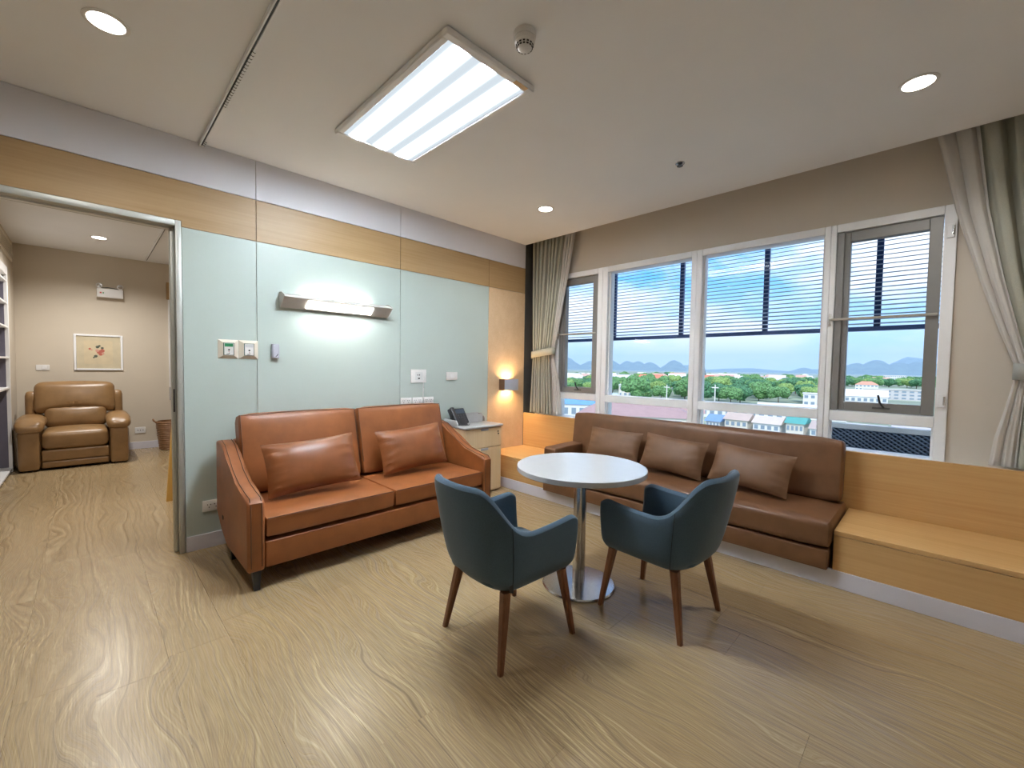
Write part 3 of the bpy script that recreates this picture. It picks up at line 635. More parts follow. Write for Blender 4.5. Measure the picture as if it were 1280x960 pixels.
# ================================================================== TUB CHAIRS (local: faces +y)
def make_chair():
    t = thing('tub_chair', '', 'chair', (0, 0, 0), 'blue tub chairs at the round table')
    n = 44; path = []
    for k in range(n+1):
        s = k/n
        if s < .30: f = s/.30; path.append((-1, None, 1-f))
        elif s > .70: f = (s-.70)/.30; path.append((1, None, f))
        else: path.append((0, (s-.30)/.40, 0))
    def plan(k, ax, yb, yf, yc):
        sd, th, f = path[k]
        if sd: return Vector((sd*ax*(1-.04*f), yc+(yf-yc)*f, 0))
        a = math.pi*th; cx_, sn = -math.cos(a), math.sin(a)
        return Vector((math.copysign(abs(cx_)**.72, cx_)*ax, yc-(yc-yb)*sn**.72, 0))
    def ztop(k):
        sd, th, f = path[k]
        if sd: return .598+.026*f**2-.030*max(0, (f-.86)/.14)**2
        m_ = abs(th-.5)*2; e_ = max(0, min(1, (1-m_)/.62)); e_ = e_*e_*(3-2*e_)
        return .598+.222*e_
    zb = .322; bm = bmn(); LV = 9; outer = []; inner = []
    for k in range(n+1):
        zt = ztop(k); o_, i_ = [], []
        for l in range(LV+1):
            q = (l/LV)**1.35; hgt = zb+(zt-zb)*q; w_ = (hgt-zb)/.5
            ax = .236+.036*math.sin(min(1, w_*1.6)*math.pi/2); yb = -.255-.125*w_**.8; yf = .232; yc = -.10
            ins = .05*max(0, 1-(hgt-zb)/.085)**2; ax -= ins; yb += ins
            po = plan(k, ax, yb, yf, yc); pi = plan(k, ax-.048, yb+.05, yf, yc)
            if path[k][0] and path[k][2] > .9: po.y = pi.y = po.y-.02*(1-q)*0
            po.z = hgt; pi.z = max(hgt-.004, .34); o_.append(bm.verts.new(po)); i_.append(bm.verts.new(pi))
        outer.append(o_); inner.append(i_)
    rim = []
    for k in range(n+1):
        mo = (outer[k][-1].co+inner[k][-1].co)/2; mo.z += .017; rim.append(bm.verts.new(mo))
    for k in range(n):
        for l in range(LV):
            bm.faces.new((outer[k][l], outer[k+1][l], outer[k+1][l+1], outer[k][l+1])); bm.faces.new((inner[k][l], inner[k][l+1], inner[k+1][l+1], inner[k+1][l]))
        bm.faces.new((outer[k][LV], outer[k+1][LV], rim[k+1], rim[k])); bm.faces.new((rim[k], rim[k+1], inner[k+1][LV], inner[k][LV]))
        bm.faces.new((outer[k+1][0], outer[k][0], inner[k][0], inner[k+1][0]))
    for k in (0, n):            # rounded arm fronts
        sgn = 1 if k else -1; mid = []
        for l in range(LV+1):
            m_ = (outer[k][l].co+inner[k][l].co)/2; m_.y += .018; mid.append(bm.verts.new(m_))
        for l in range(LV): bm.faces.new((outer[k][l], outer[k][l+1], mid[l+1], mid[l])); bm.faces.new((mid[l], mid[l+1], inner[k][l+1], inner[k][l]))
        bm.faces.new((outer[k][LV], rim[k], mid[LV])); bm.faces.new((rim[k], inner[k][LV], mid[LV])); bm.faces.new((outer[k][0], mid[0], inner[k][0]))
    sh = obj('shell', bm, M_CHAIR, t, local=True, sub=1)
    sh.modifiers  # upholstered shell
    for sgn in (-1, 1):
        k = 15 if sgn < 0 else n-15; pts = [outer_p for outer_p in []]
        ss = []
        for l in range(1, LV+1):
            zt = ztop(k); q = (l/LV)**1.35; hgt = zb+(zt-zb)*q; w_ = (hgt-zb)/.5
            ax = .236+.036*math.sin(min(1, w_*1.6)*math.pi/2); yb = -.255-.125*w_**.8
            ins = .05*max(0, 1-(hgt-zb)/.085)**2; ax -= ins; yb += ins
            po = plan(k, ax, yb, .232, -.10); po.z = hgt; po.x *= 1.0; ss.append(po)
        obj('seam', tube(bmn(), ss, .0016, 5), M_SEAM, sh, local=True)
    # underside + seat
    bm = bmn(); cushion(bm, -.172, .172, -.165, .235, .326, .352, .012, (0, 0, 0), 6)
    for v in bm.verts:
        if v.co.y < -.08: v.co.x *= 1-.30*((-.08-v.co.y)/.12)**2
    obj('seat_base', bm, M_CHAIR, t, local=True)
    bm = bmn(); cushion(bm, -.218, .218, -.255, .255,   .353, .43, .03, (0, .005, .016), 10)
    for v in bm.verts:
        if v.co.y < -.09: v.co.x *= 1-.28*((-.09-v.co.y)/.165)**2
    obj('seat_cushion', bm, M_CHAIR, t, local=True)
    for sx_ in (-1, 1):
        for sy_ in (-1, 1):
            top = Vector((sx_*.182, .19 if sy_ > 0 else -.175, .335)); foot = Vector((sx_*.228, sy_*.236, 0)); bm = bmn()
            for zf in range(5):
                q = zf/4; p_ = foot.lerp(top, q); h_ = .0135+.0105*q
                vv = [bm.verts.new((p_.x+a*h_, p_.y+b*h_*.92, p_.z)) for a, b in ((-1, -.6), (-.6, -1), (.6, -1), (1, -.6), (1, .6), (.6, 1), (-.6, 1), (-1, .6))]
                if zf:
                    for i in range(8): bm.faces.new((pv[i], pv[(i+1) % 8], vv[(i+1) % 8], vv[i]))
                else: bm.faces.new(vv)
                pv = vv
            bm.faces.new(pv); obj('leg', bm, M_LEGW, t, local=True)
    bm = bmn(); box(bm, -.009, .009, -.0015, .0015, -.02, .02)
    obj('label_tag', place_mesh(bm, ss[1]+Vector((.003, -.007, .0)), Matrix.Rotation(R(40), 4, 'Z')), M_DARK, sh, local=True)
    return t
ch = make_chair()
ch.location = (2.203, -2.415, 0); ch.rotation_euler.z = R(-4.5); ch['label'] = 'slate blue tub chair with its back to the camera, facing the windows'
copy_tree(ch, (2.648, -1.653, 0), R(87.5), 'slate blue tub chair seen from the side, right of the round table')

# ================================================================== CURTAINS
def interp(tab, z):
    tab = sorted(tab)
    if z <= tab[0][0]: return tab[0][1:]
    for a, b in zip(tab, tab[1:]):
        if z <= b[0]:
            f = (z-a[0])/(b[0]-a[0]); return tuple(p+(q-p)*f for p, q in zip(a[1:], b[1:]))
    return tab[-1][1:]
def curtain(tab, folds, amp, m, parent, name, yc=.11, seed=0, nu=160, nv=60, z0=.777, z1=3.04):
    bm = bmn(); G = []
    for j in range(nv+1):
        z = z0+(z1-z0)*j/nv; xl, xr, k = interp(tab, z); rw = []
        for i in range(nu+1):
            u = i/nu; ph = 2*math.pi*folds*(u+.025*math.sin(5*u+seed)+.012*math.sin(z*2.1+u*9+seed))
            a = amp*k*(.75+.25*math.sin(u*17+seed))
            rw.append(bm.verts.new((xl+(xr-xl)*(u+.012*math.sin(2*ph)), yc+a*(1-2*abs(math.sin(ph/2))**.75)+.004*noise.noise((u*6, z*2, seed)), z)))
        G.append(rw)
    for j in range(nv):
        for i in range(nu): bm.faces.new((G[j][i], G[j][i+1], G[j+1][i+1], G[j+1][i]))
    o = obj(name, bm, m, parent); s = o.modifiers.new('thick', 'SOLIDIFY'); s.thickness = .0025; s.offset = 0
    return o
def smooth_tab(pts): return pts
t = thing('curtain', 'sage grey curtain with white sheer tied back at the wooden panel', 'curtain', (.3, .11, .777))
curtain([(.777, .045, .385, 1), (1.2, .055, .355, .9), (1.47, .065, .335, .6), (1.56, .065, .335, .55), (1.75, .065, .37, .8), (2.2, .06, .44, 1), (3.04, .055, .53, 1)], 8, .036, M_DRAPE, t, 'drape', .105, 1)
curtain([(.777, .39, .53, 1), (1.2, .362, .47, .9), (1.47, .34, .385, .5), (1.56, .34, .388, .5), (1.75, .375, .43, .6), (1.95, .40, .475, .8), (2.4, .47, .565, 1), (3.04, .535, .69, 1)], 3, .018, M_SHEER, t, 'sheer', .12, 2)
def tie(parent, xa, xb, z, hgt, tiltz, m):
    bm = bmn(); n = 28; A = []
    for i in range(n):
        a = 2*math.pi*i/n; x = (xa+xb)/2+(xb-xa)/2*math.copysign(abs(math.cos(a))**.6, math.cos(a)); yy = .107+.052*math.copysign(abs(math.sin(a))**.6, math.sin(a)); f = (x-xa)/(xb-xa)
        A.append([bm.verts.new((x, yy, z+tiltz*(f-.5)+s*hgt/2)) for s in (-1, 1)])
    for i in range(n): bm.faces.new((A[i][0], A[(i+1) % n][0], A[(i+1) % n][1], A[i][1]))
    o = obj('tie_band', bm, m, parent); s = o.modifiers.new('thick', 'SOLIDIFY'); s.thickness = .004; s.offset = 1; return o
M_TIE = FABRIC('tie_fabric', (.44, .44, .36), var=.06)
tie(t, .045, .40, 1.53, .085, .05, M_TIE)
t = thing('curtain', 'sage grey curtain with white sheer swept aside at the right edge', 'curtain', (4.2, .11, .777))
curtain([(.777, 4.07, 4.40, 1), (1.1, 4.09, 4.37, .9), (1.32, 4.105, 4.33, .6), (1.42, 4.10, 4.33, .55), (1.65, 4.045, 4.36, .8), (2.0, 3.965, 4.40, 1), (2.5, 3.875, 4.46, 1), (3.04, 3.80, 4.52, 1)], 5, .04, M_DRAPE, t, 'drape', .112, 5)
curtain([(.777, 3.968, 4.08, 1), (.95, 3.985, 4.085, .9), (1.1, 4.015, 4.09, .8), (1.32, 4.052, 4.10, .5), (1.42, 4.045, 4.10, .5), (1.65, 3.972, 4.05, .6), (1.95, 3.885, 3.985, .8), (2.4, 3.765, 3.905, 1), (3.04, 3.635, 3.83, 1)], 2.2, .018, M_SHEER, t, 'sheer', .105, 6)
tie(t, 4.047, 4.34, 1.365, .1, -.01, FABRIC('tie_fabric_grey', (.35, .36, .34), var=.06))

# ================================================================== ADJOINING ROOM
# recliner faces +x
rc = thing('recliner', 'olive tan leather recliner armchair in the adjoining room', 'armchair', (-4.4, -4.04, 0))
yl, yr, xf, xb = -4.535, -3.55, -3.88, -4.72
bx('base', M_RECL, rc, xb+.04, xf-.06, yl+.19, yr-.19, .02, .24, .02, 3)
for a, b in ((yl, yl+.19), (yr-.19, yr)):
    ar = obj('armrest', cushion(bmn(), xb+.12, xf, a, b, .012, .50, .04, (.008, .006, .0), 8), M_RECL, rc)
    bm = bmn(); cushion(bm, xb+.10, xf+.02, a-.02, b+.03 if a < -4 else b+.02, .505, .635, .06, (.01, .01, .02), 14)
    for v in bm.verts:
        f = max(0, (v.co.x-(xf-.25))/.27); v.co.z -= .05*f*f
        v.co.z += .007*math.sin((v.co.x*30+v.co.y*22))*(1 if v.co.z > .56 else 0)
    obj('arm_pad', bm, M_RECL, rc)
bm = bmn(); cushion(bm, xb+.22, xf-.005, yl+.195, yr-.195, .255, .475, .06, (.012, 0, .03), 14); obj('seat_cushion', bm, M_RECL, rc)
bm = bmn(); cushion(bm, xf-.09, xf-.012, yl+.198, yr-.198, .115, .25, .02, (.004, 0, 0), 8); obj('footrest', bm, M_RECL, rc)
bm = bmn(); cushion(bm, xf-.08, xf-.02, yl+.20, yr-.20, .03, .11, .02, (.004, 0, 0), 8); obj('kick_panel', bm, M_RECL, rc)
bm = bmn(); cushion(bm, -.11, .09, yl+.11, yr-.11, .0, .42, .08, (.035, 0, .02), 18)
for v in bm.verts:
    q = 1-abs((v.co.y-(yl+yr)/2)/.36)**2
    if v.co.x > 0 and v.co.z < .24: v.co.x += .010*math.sin(v.co.y*70)*max(0, q)*(1-abs(v.co.z-.1)/.14 if abs(v.co.z-.1) < .14 else 0)
    v.co.z += .0; v.co = Matrix.Rotation(R(-12), 3, 'Y') @ v.co + Vector((xb+.24, 0, .64))
    if v.co.z < .85: v.co.z += .07*max(0, q)*max(0, (.85-v.co.z)/.22)
obj('head_cushion', bm, M_RECL, rc)
bm = bmn(); cushion(bm, -.08, .09, yl+.20, yr-.20, 0, .27, .06, (.03, 0, .02), 12)
for v in bm.verts: v.co = Matrix.Rotation(R(-10), 3, 'Y') @ v.co + Vector((xb+.28, 0, .465))
obj('lumbar_cushion', bm, M_RECL, rc)
for a, b in ((yl+.03, yl+.14), (yr-.14, yr-.03)):
    bm = bmn(); cushion(bm, xb+.05, xb+.22, a, b, .45, .935, .04, (.01, 0, .005), 8); obj('wing', bm, M_RECL, rc)
for a in (yl+.1, yr-.1):
    for xx in (xf-.1, xb+.2): obj('foot', lathe(bmn(), [(0, 0), (.02, 0), (.02, .0118), (0, .0118)], (xx, a, 0), 10), M_DARK, rc)
# picture
pf = thing('framed_picture', 'white framed flower picture above the recliner', 'picture', (XN, -3.805, 1.47)); ya, yb, za, zb = -4.062, -3.548, 1.212, 1.728; fx = XN+.022
for a in ((ya, ya+.025, za, zb), (yb-.025, yb, za, zb), (ya+.0255, yb-.0255, za, za+.025), (ya+.0255, yb-.0255, zb-.025, zb)): bx('frame_side', M_WFRAME, pf, XN+.0005, fx, *a, .003, 1)
mt = bx('mat_board', P('aged_mat', (.62, .54, .38), .6), pf, XN+.001, XN+.009, ya+.026, yb-.026, za+.026, zb-.026)
bx('paper', P('aged_paper', (.66, .56, .38), .7), mt, XN+.0092, XN+.0105, -3.96, -3.66, 1.30, 1.64)
for k, (dy, dz, rd, cl) in enumerate([(0, 0, .03, 'r'), (.03, .02, .026, 'r'), (-.022, .02, .022, 'p'), (.012, -.03, .022, 'r'), (.035, -.02, .018, 'p'), (.03, .06, .017, 'd'), (-.02, .075, .02, 'd'), (.0, .09, .014, 'd'), (-.04, -.06, .02, 'd'), (-.1, .045, .014, 'r'), (-.08, .03, .010, 'p'), (-.06, -.08, .01, 'd')]):
    mcol = {'r': P('petal_red', (.50, .14, .10), .7), 'p': P('petal_pink', (.66, .34, .26), .7), 'd': P('leaf_dark', (.10, .12, .09), .7)}[cl]
    obj('petal' if cl != 'd' else 'leaf', lathe(bmn(), [(0, 0), (rd, 0), (rd*.8, .0008+.0002*k), (0, .0009+.0002*k)], (XN+.0107, -3.80+dy, 1.475+dz), 9, 'X'), mcol, mt)
bx('glazing', M_GLASS, pf, XN+.0155, XN+.0175, ya+.026, yb-.026, za+.026, zb-.026)
# emergency light
el = thing('emergency_light', 'white twin-lamp emergency light high on the far wall', 'emergency light', (XN, -3.675, 2.35))
bx('case', M_PLAST, el, XN+.0005, XN+.085, -3.815, -3.535, 2.272, 2.40, .006, 2)
for yy, aa in ((-3.78, -.3), (-3.575, .3)):
    bm = bmn(); lathe(bm, [(0, -.03), (.02, -.03), (.036, .02), (.036, .03), (0, .026)], (0, 0, 0), 16, 'X')
    lh = obj('lamp_head', place_mesh(bm, (XN+.06, yy, 2.438), Matrix.Rotation(aa, 4, 'Z')), M_PLAST, el)
    bm = bmn(); lathe(bm, [(0, .0305), (.028, .0305), (.02, .034), (0, .035)], (0, 0, 0), 16, 'X'); obj('reflector', place_mesh(bm, (XN+.06, yy, 2.438), Matrix.Rotation(aa, 4, 'Z')), M_STEEL, lh)
obj('bracket', tube(bmn(), [(XN+.04, -3.77, 2.405), (XN+.045, -3.70, 2.42), (XN+.045, -3.64, 2.415), (XN+.04, -3.58, 2.405)], .006, 6), M_ALUD, el)
bx('indicator_red', P('indicator_red', (.6, .08, .05), .4), el, XN+.0852, XN+.087, -3.785, -3.765, 2.325, 2.345); bx('indicator_green', P('indicator_green', (.1, .3, .12), .4), el, XN+.0852, XN+.087, -3.755, -3.74, 2.325, 2.345)
def plateN(name, label, y0, y1, z0, z1):
    t = thing(name, label, 'switch' if 'switch' in name else 'socket', (XN, (y0+y1)/2, (z0+z1)/2)); bx('plate', M_PLAST, t, XN+.0005, XN+.011, y0, y1, z0, z1, .003, 1); return t
t = plateN('wall_switch', 'white wall switch left of the framed picture', -4.425, -4.298, 1.206, 1.283); bx('rocker', P('rocker_white', (.84, .84, .84), .3), t, XN+.0112, XN+.016, -4.37, -4.325, 1.222, 1.267, .002, 1)
t = plateN('wall_outlet', 'white wall outlet between recliner and wicker basket', -3.43, -3.306, .243, .335); 
for k in (0, 1, 2): bx('pin_hole', M_DARK, t, XN+.0112, XN+.012, -3.40+.03*k, -3.392+.03*k, .28, .297)
# wicker basket
bk = thing('wicker_basket', 'brown wicker basket on the floor behind the door jamb', 'basket', (-4.66, -3.03, 0)); M_WICK = WOOD('wicker', (.16, .075, .03), (.34, .18, .08), axis=2, fine=140)
bm = bmn(); lathe(bm, [(0, .002), (.13, .002), (.17, .44), (.16, .44), (.122, .012), (0, .012)], (-4.66, -3.03, 0), 32); bb = obj('body', bm, M_WICK, bk)
for k in range(15):
    z = .02+.029*k; r_ = .1325+.04*z/.44
    obj('weave_band', tube(bmn(), [(-4.66+(r_+.003*math.sin(i*math.pi*.5+k*math.pi/2))*math.cos(2*math.pi*i/40), -3.03+(r_+.003*math.sin(i*math.pi*.5+k*math.pi/2))*math.sin(2*math.pi*i/40), z) for i in range(41)], .012, 6), M_WICK, bb)
obj('handle', tube(bmn(), [(-4.60, -3.20, .42), (-4.60, -3.235, .455), (-4.64, -3.24, .475), (-4.68, -3.235, .455), (-4.68, -3.20, .42)], .011, 6), M_WICK, bk)
# tall white panel with wooden head, seen past the jamb
t = thing('tall_wall_panel', 'tall white panel with wooden head, glimpsed beside the door jamb', 'panel', (XN, -2.85, .75))
bx('panel_face', M_PLAST, t, XN+.0005, XN+.03, -3.01, -2.7, .95, 2.33, .003, 1); bx('wooden_head', M_WOODY, t, XN+.0005, XN+.045, -3.03, -2.69, 2.335, 2.60, .003, 1)
bx('grey_ledge', P('ledge_grey', (.4, .39, .38), .5), t, XN+.0005, XN+.06, -3.01, -2.70, .74, .945, .003, 1)
# honey board behind the jamb
t = obj('leaning_board', prism(bmn(), [(-3.41, 0), (-3.30, 0), (-3.30, .95), (-3.345, .95)], -1.53, -1.49, axis='X', bev=.002), WOOD('honey_wood', (.60, .33, .06), (.72, .45, .12), axis=2))
tag(t, 'honey yellow board standing on the floor just behind the door jamb', 'board')
# open shelf unit in the niche
sf = thing('shelf_unit', 'white open shelf unit with dark back at the left edge of the adjoining room', 'shelf', (-3.2, YN-.2, 0)); M_SHB = P('dark_blue_grey_board', (.13, .12, .16), .6)
for xx in (-4.115, -2.3): bx('side_panel', M_PLAST, sf, xx, xx+.05, YN-.48, YN+.02, .002, 2.44, .002, 1)
for zz in (.03, 1.0, 1.36, 1.72, 2.0, 2.26): bx('shelf_board', M_PLAST, sf, -4.0645, -2.3005, YN-.465, YN+.015, zz, zz+.022, .002, 1)
bx('top_board', M_PLAST, sf, -4.0645, -2.3005, YN-.465, YN+.018, 2.34, 2.44, .002, 1)
bx('back_board', M_SHB, sf, -4.0645, -2.3005, YN-.48, YN-.466, .002, 2.44); bx('inner_lining', M_SHB, sf, -4.0640, -4.058, YN-.46, YN-.01, .06, 2.335)
# air grille in the bulkhead
t = thing('air_grille', 'cream air grille in the bulkhead at the left edge', 'vent', (-4.0, YN, 2.72))
for a in ((-4.72, -3.3, 2.60, 2.625), (-4.72, -3.3, 2.795, 2.82), (-4.72, -4.69, 2.6255, 2.7945)): bx('frame_side', M_CREAMP, t, a[0], a[1], YN+.0005, YN+.014, a[2], a[3])
for k in range(5): bx('vane', M_CREAMP, t, -4.689, -3.3, YN+.001, YN+.012, 2.635+.032*k, 2.643+.032*k)

# ================================================================== OUTSIDE, AT THE FACADE
ls = thing('louvre_sunshade', 'navy framed louvre sunshade hung outside the windows', 'sunshade', (2, .75, 1.7))
bx('bottom_rail', M_NAVY, ls, -1.0, 5.2, .72, .78, 1.702, 1.738, .003, 1)
for xx in (-.02, .818, 1.672, 2.506, 3.342, 4.18): bx('post', M_NAVY, ls, xx-.022, xx+.022, .765, .80, 1.7385, 2.85, .002, 1)
sm = bmn(); prism(sm, [(.725, -.006), (.76, .003), (.76, .009), (.725, 0)], -1.0, 5.2, axis='X'); bmesh.ops.recalc_face_normals(sm, faces=sm.faces)
for v in sm.verts: v.co -= Vector((2, .75, 1.7))
sme = bpy.data.meshes.new('slat'); sm.to_mesh(sme); sm.free(); sme.materials.append(M_SLAT)
for k in range(28):
    s = bpy.data.objects.new('slat', sme); COL.objects.link(s); s.parent = ls; s.location = (0, 0, 1.762+.0375*k)
cg = thing('condenser_cage', 'dark lattice cage with pale rim outside the right casement window', 'cage', (3.4, .95, .3)); M_CAGE = P('dark_cage', (.13, .18, .26), .6); M_RIM = P('pale_rim', (.55, .60, .64), .5)
bx('top_rim', M_RIM, cg, 3.03, 3.95, .78, .83, .855, .90, .004, 1); bx('side_rim', M_RIM, cg, 3.03, 3.065, .78, .83, .2, .8545, .003, 1)
bx('back_board', P('cage_back', (.03, .045, .075), .7), cg, 3.066, 3.95, .83, .85, .2, .8545)
for xx in (3.2, 3.8): bx('bracket', M_RIM, cg, xx, xx+.03, .4205, .8295, .2, .23)
for k in range(64):
    for s in (-1, 1):
        zc = .22+.0; x = 2.3+.045*k; dx = .58*1.0
        a0 = [(x-(dx if s < 0 else 0)*0, .80, .2), (x+s*.9, .80, .8545)]
        (xa, _, z0_), (xb_, _, z1_) = a0
        def clip(x_lo, x_hi, xa, z0_, xb_, z1_):
            t0, t1 = 0, 1; d_ = xb_-xa
            for lim, sg in ((x_lo, 1), (x_hi, -1)):
                q = (lim-xa)/d_
                if d_*sg > 0: t0 = max(t0, q)
                else: t1 = min(t1, q)
            return t0, t1
        t0, t1 = clip(3.07, 3.95, xa, z0_, xb_, z1_)
        if t1-t0 > .05: obj('lattice_bar', tube(bmn(), [(xa+(xb_-xa)*t0, .80+.006*s, z0_+(z1_-z0_)*t0), (xa+(xb_-xa)*t1, .80+.006*s, z0_+(z1_-z0_)*t1)], .007, 4), M_CAGE, cg, smooth=False)

# ================================================================== CITY BEYOND
GZ = CAM.z-22.0
struct('ground', box(bmn(), -9000, 6000, 12, 12000, GZ-1, GZ), P('city_ground', (.30, .36, .27), .9, var=.35, scale=.02), 'hazy green plain beyond the window')
def hgt(px, y_top, dist): return GZ+22+(464-y_top)/F_PX*dist*1.0
bm = bmn()
for (px, pk, wd, dist) in [(690, 17, 34, 7500), (708, 13, 24, 7300), (740, 9, 26, 7200), (762, 11, 22, 7000), (785, 10, 20, 7200), (797, 10, 18, 7100), (812, 9, 17, 7000), (842, 12, 18, 6800), (858, 6, 26, 7400), (930, 3, 60, 8200), (1005, 5, 16, 7600), (1020, 3.5, 30, 7800), (1070, 12, 20, 6800), (1095, 16, 22, 6800), (1125, 13, 24, 6800), (1150, 15, 24, 6800), (1175, 13, 28, 7000), (1140, 20, 30, 8600), (640, 12, 60, 7600), (1230, 11, 50, 7000)]:
    d = pix_dir(px); c = CAM+d*dist; c.z = GZ; sd_ = Vector((-d.y, d.x, 0)); wdm = wd/F_PX*dist; hh = (pk)/F_PX*dist*math.hypot(1, (px-640)/F_PX)**-1+22
    n_, m_ = 26, 12; G = []
    for i in range(n_+1):
        r_ = []
        for j in range(m_+1):
            u, v = -1+2*i/n_, -1+2*j/m_; f = math.exp(-(u*2.1)**2)*math.exp(-(v*2.1)**2)-.011
            pz = max(-.01, f)*hh*(1+.12*noise.noise((u*5+px, v*3, pk)))
            q = c+sd_*(u*wdm*1.5)+d*(v*700); r_.append(bm.verts.new((q.x, q.y, GZ+pz)))
        G.append(r_)
    for i in range(n_):
        for j in range(m_): bm.faces.new((G[i][j], G[i+1][j], G[i+1][j+1], G[i][j+1]))
struct('hills', bm, P('forest_hills', (.10, .16, .13), .95, var=.2, scale=.01), 'low blue hills along the horizon', smooth=True)
# trees
def crown_mesh(seed):
    random.seed(seed); bm = bmn()
    for k in range(15):
        a, rr_ = random.random()*6.28, random.random()**.6*.62; z = .42+random.random()*.42; s = (.20+.13*random.random())*(1.1-.35*rr_)
        r = bmesh.ops.create_icosphere(bm, subdivisions=3, radius=s)
        for v in r['verts']:
            n_ = v.co.normalized(); v.co *= 1+.30*noise.noise(n_*4.0+Vector((seed*3, k*2, 0)))+.16*noise.noise(n_*11+Vector((k, seed, 0)))
            v.co.z *= .82; v.co += Vector((math.cos(a)*rr_*.62, math.sin(a)*rr_*.62, z*(1-.18*rr_)))
    me = bpy.data.meshes.new('crown'); bmesh.ops.recalc_face_normals(bm, faces=bm.faces); bm.to_mesh(me); bm.free(); return me
def leafmat(name, c):
    m, nt, b = newmat(name); b.inputs['Roughness'].default_value = .8
    tc_ = N(nt, 'ShaderNodeTexCoord'); nz = N(nt, 'ShaderNodeTexNoise'); nz.inputs['Scale'].default_value = 14; nz.inputs['Detail'].default_value = 4; nt.links.new(tc_.outputs['Object'], nz.inputs['Vector'])
    nt.links.new(ramp(nt, nz.outputs[0], [(.35, tuple(v*.45 for v in c)), (.65, tuple(min(1, v*1.5) for v in c))]), b.inputs['Base Color']); return m
LM = [leafmat('leaf_deep', (.07, .20, .095)), leafmat('leaf_mid', (.12, .27, .10)), leafmat('leaf_light', (.22, .36, .11))]
CROWNS = []
for k in range(5):
    me = crown_mesh(k+1); me.materials.append(LM[(0, 1, 0, 2, 1)[k]]); CROWNS.append(me)
tkm = tube(bmn(), [(0, 0, 0), (.01, 0, .25), (0, .01, .5)], .03, 6, .018); tke = bpy.data.meshes.new('trunk'); tkm.to_mesh(tke); tkm.free(); tke.materials.append(P('bark', (.12, .09, .06), .9))
def free(p, r, f=1.0):
    if any((p-q).length < f*(r+s_) for q, s_ in SPOTS): return False
    SPOTS.append((p.copy(), r)); return True
def tree(px, py, hm, k, label, group, wf=1.0):
    p = pix_ground(px, py, GZ)
    if p.y > 1690 or not free(p, hm*wf*.64): return
    t = bpy.data.objects.new('tree', None); COL.objects.link(t); t.location = p; t.rotation_euler.z = random.random()*6.28; t.scale = (hm*wf, hm*wf, hm); tag(t, label, 'tree', group)
    for nm, me in (('crown', CROWNS[k]), ('trunk', tke)):
        o = bpy.data.objects.new(nm, me); COL.objects.link(o); o.parent = t
SPOTS = [(pix_ground(a_, b_, GZ), 3.0) for a_, b_ in ((777, 499), (833, 506), (893, 512), (879, 478))]
# buildings
def building(px, py, wid, dep, h_, label, wall=(.75, .76, .78), roof=(.6, .6, .62), kind='flat', rot=None, floors=2, win_c=(.25, .33, .42), group=None, cols=None):
    if py is None: p, d = px, Vector((0, 1, 0))
    else: p = pix_ground(px, py, GZ); d = pix_dir(px)
    rz = rot if rot is not None else math.atan2(d.y, d.x)-math.pi/2
    cc = p+Vector((-math.sin(rz), math.cos(rz), 0))*dep/2; ax_ = Vector((math.cos(rz), math.sin(rz), 0)); nn = max(1, int(wid/dep+.5))
    cl = [(cc+ax_*wid*((k+.5)/nn-.5), max(dep, wid/nn)*.62) for k in range(nn)]
    if p.y > 1640: return
    if group and any((a-q).length < r_+s_ for a, r_ in cl for q, s_ in SPOTS): return
    SPOTS.extend(cl)
    t = bpy.data.objects.new('building', None); COL.objects.link(t); t.location = p; t.rotation_euler.z = rot if rot is not None else math.atan2(d.y, d.x)-math.pi/2; tag(t, label, 'building', group)
    mw = P('wall_%02d%02d%02d' % tuple(int(c*99) for c in wall), wall, .8, scale=.3); mr_ = P('roof_%02d%02d%02d' % tuple(int(c*99) for c in roof), roof, .7, scale=.4)
    obj('wall', box(bmn(), -wid/2, wid/2, 0, dep, 0, h_), mw, t, smooth=False, local=True)
    if kind == 'flat':
        bm = bmn(); box(bm, -wid/2-.4, wid/2+.4, -.4, dep+.4, h_, h_+.5); obj('roof', bm, mr_, t, smooth=False, local=True)
    else:
        rh = min(dep*.30, 5.0); bm = bmn(); e_ = .5
        ins = wid*.5-dep*.45 if kind == 'hip' else wid/2+e_
        pts = [(-wid/2-e_, -e_, h_), (wid/2+e_, -e_, h_), (wid/2+e_, dep+e_, h_), (-wid/2-e_, dep+e_, h_), (-ins, dep/2, h_+rh), (ins, dep/2, h_+rh)]
        V = [bm.verts.new(q) for q in pts]
        for f in ((0, 1, 5, 4), (2, 3, 4, 5), (0, 4, 3), (1, 2, 5), (0, 3, 2, 1)): bm.faces.new([V[i] for i in f])
        obj('roof', bm, mr_, t, smooth=False, local=True)
    n = cols or max(2, int(wid/3.2)); mwin = P('dark_window', win_c, .3)
    for f in range(floors):
        for k in range(n):
            x = -wid/2+wid*(k+.5)/n; z = h_*(f+.35)/floors
            obj('window', box(bmn(), x-wid/n*.28, x+wid/n*.28, -.12, -.01, z, z+h_/floors*.42), mwin, t, smooth=False, local=True)
    return t
pink = (.42, .29, .29); white = (.78, .79, .80); cream = (.74, .71, .64)
building(792, 548, 36, 20, 7.0, 'broad building with dusty pink hipped roof just below the left windows', cream, pink, 'hip', rot=R(28), floors=2)
building(850, 536, 16, 12, 6.0, 'smaller pink-roofed building beside the broad one', cream, (.46, .31, .30), 'gable', rot=R(28))
building(712, 524, 34, 20, 6.5, 'low building with bright blue roof behind the left casement', white, (.16, .36, .66), 'gable', rot=R(35), floors=1)
building(735, 511, 30, 12, 5, 'low pale shed behind the blue roof', white, (.55, .66, .76), 'gable', rot=R(30), floors=1)
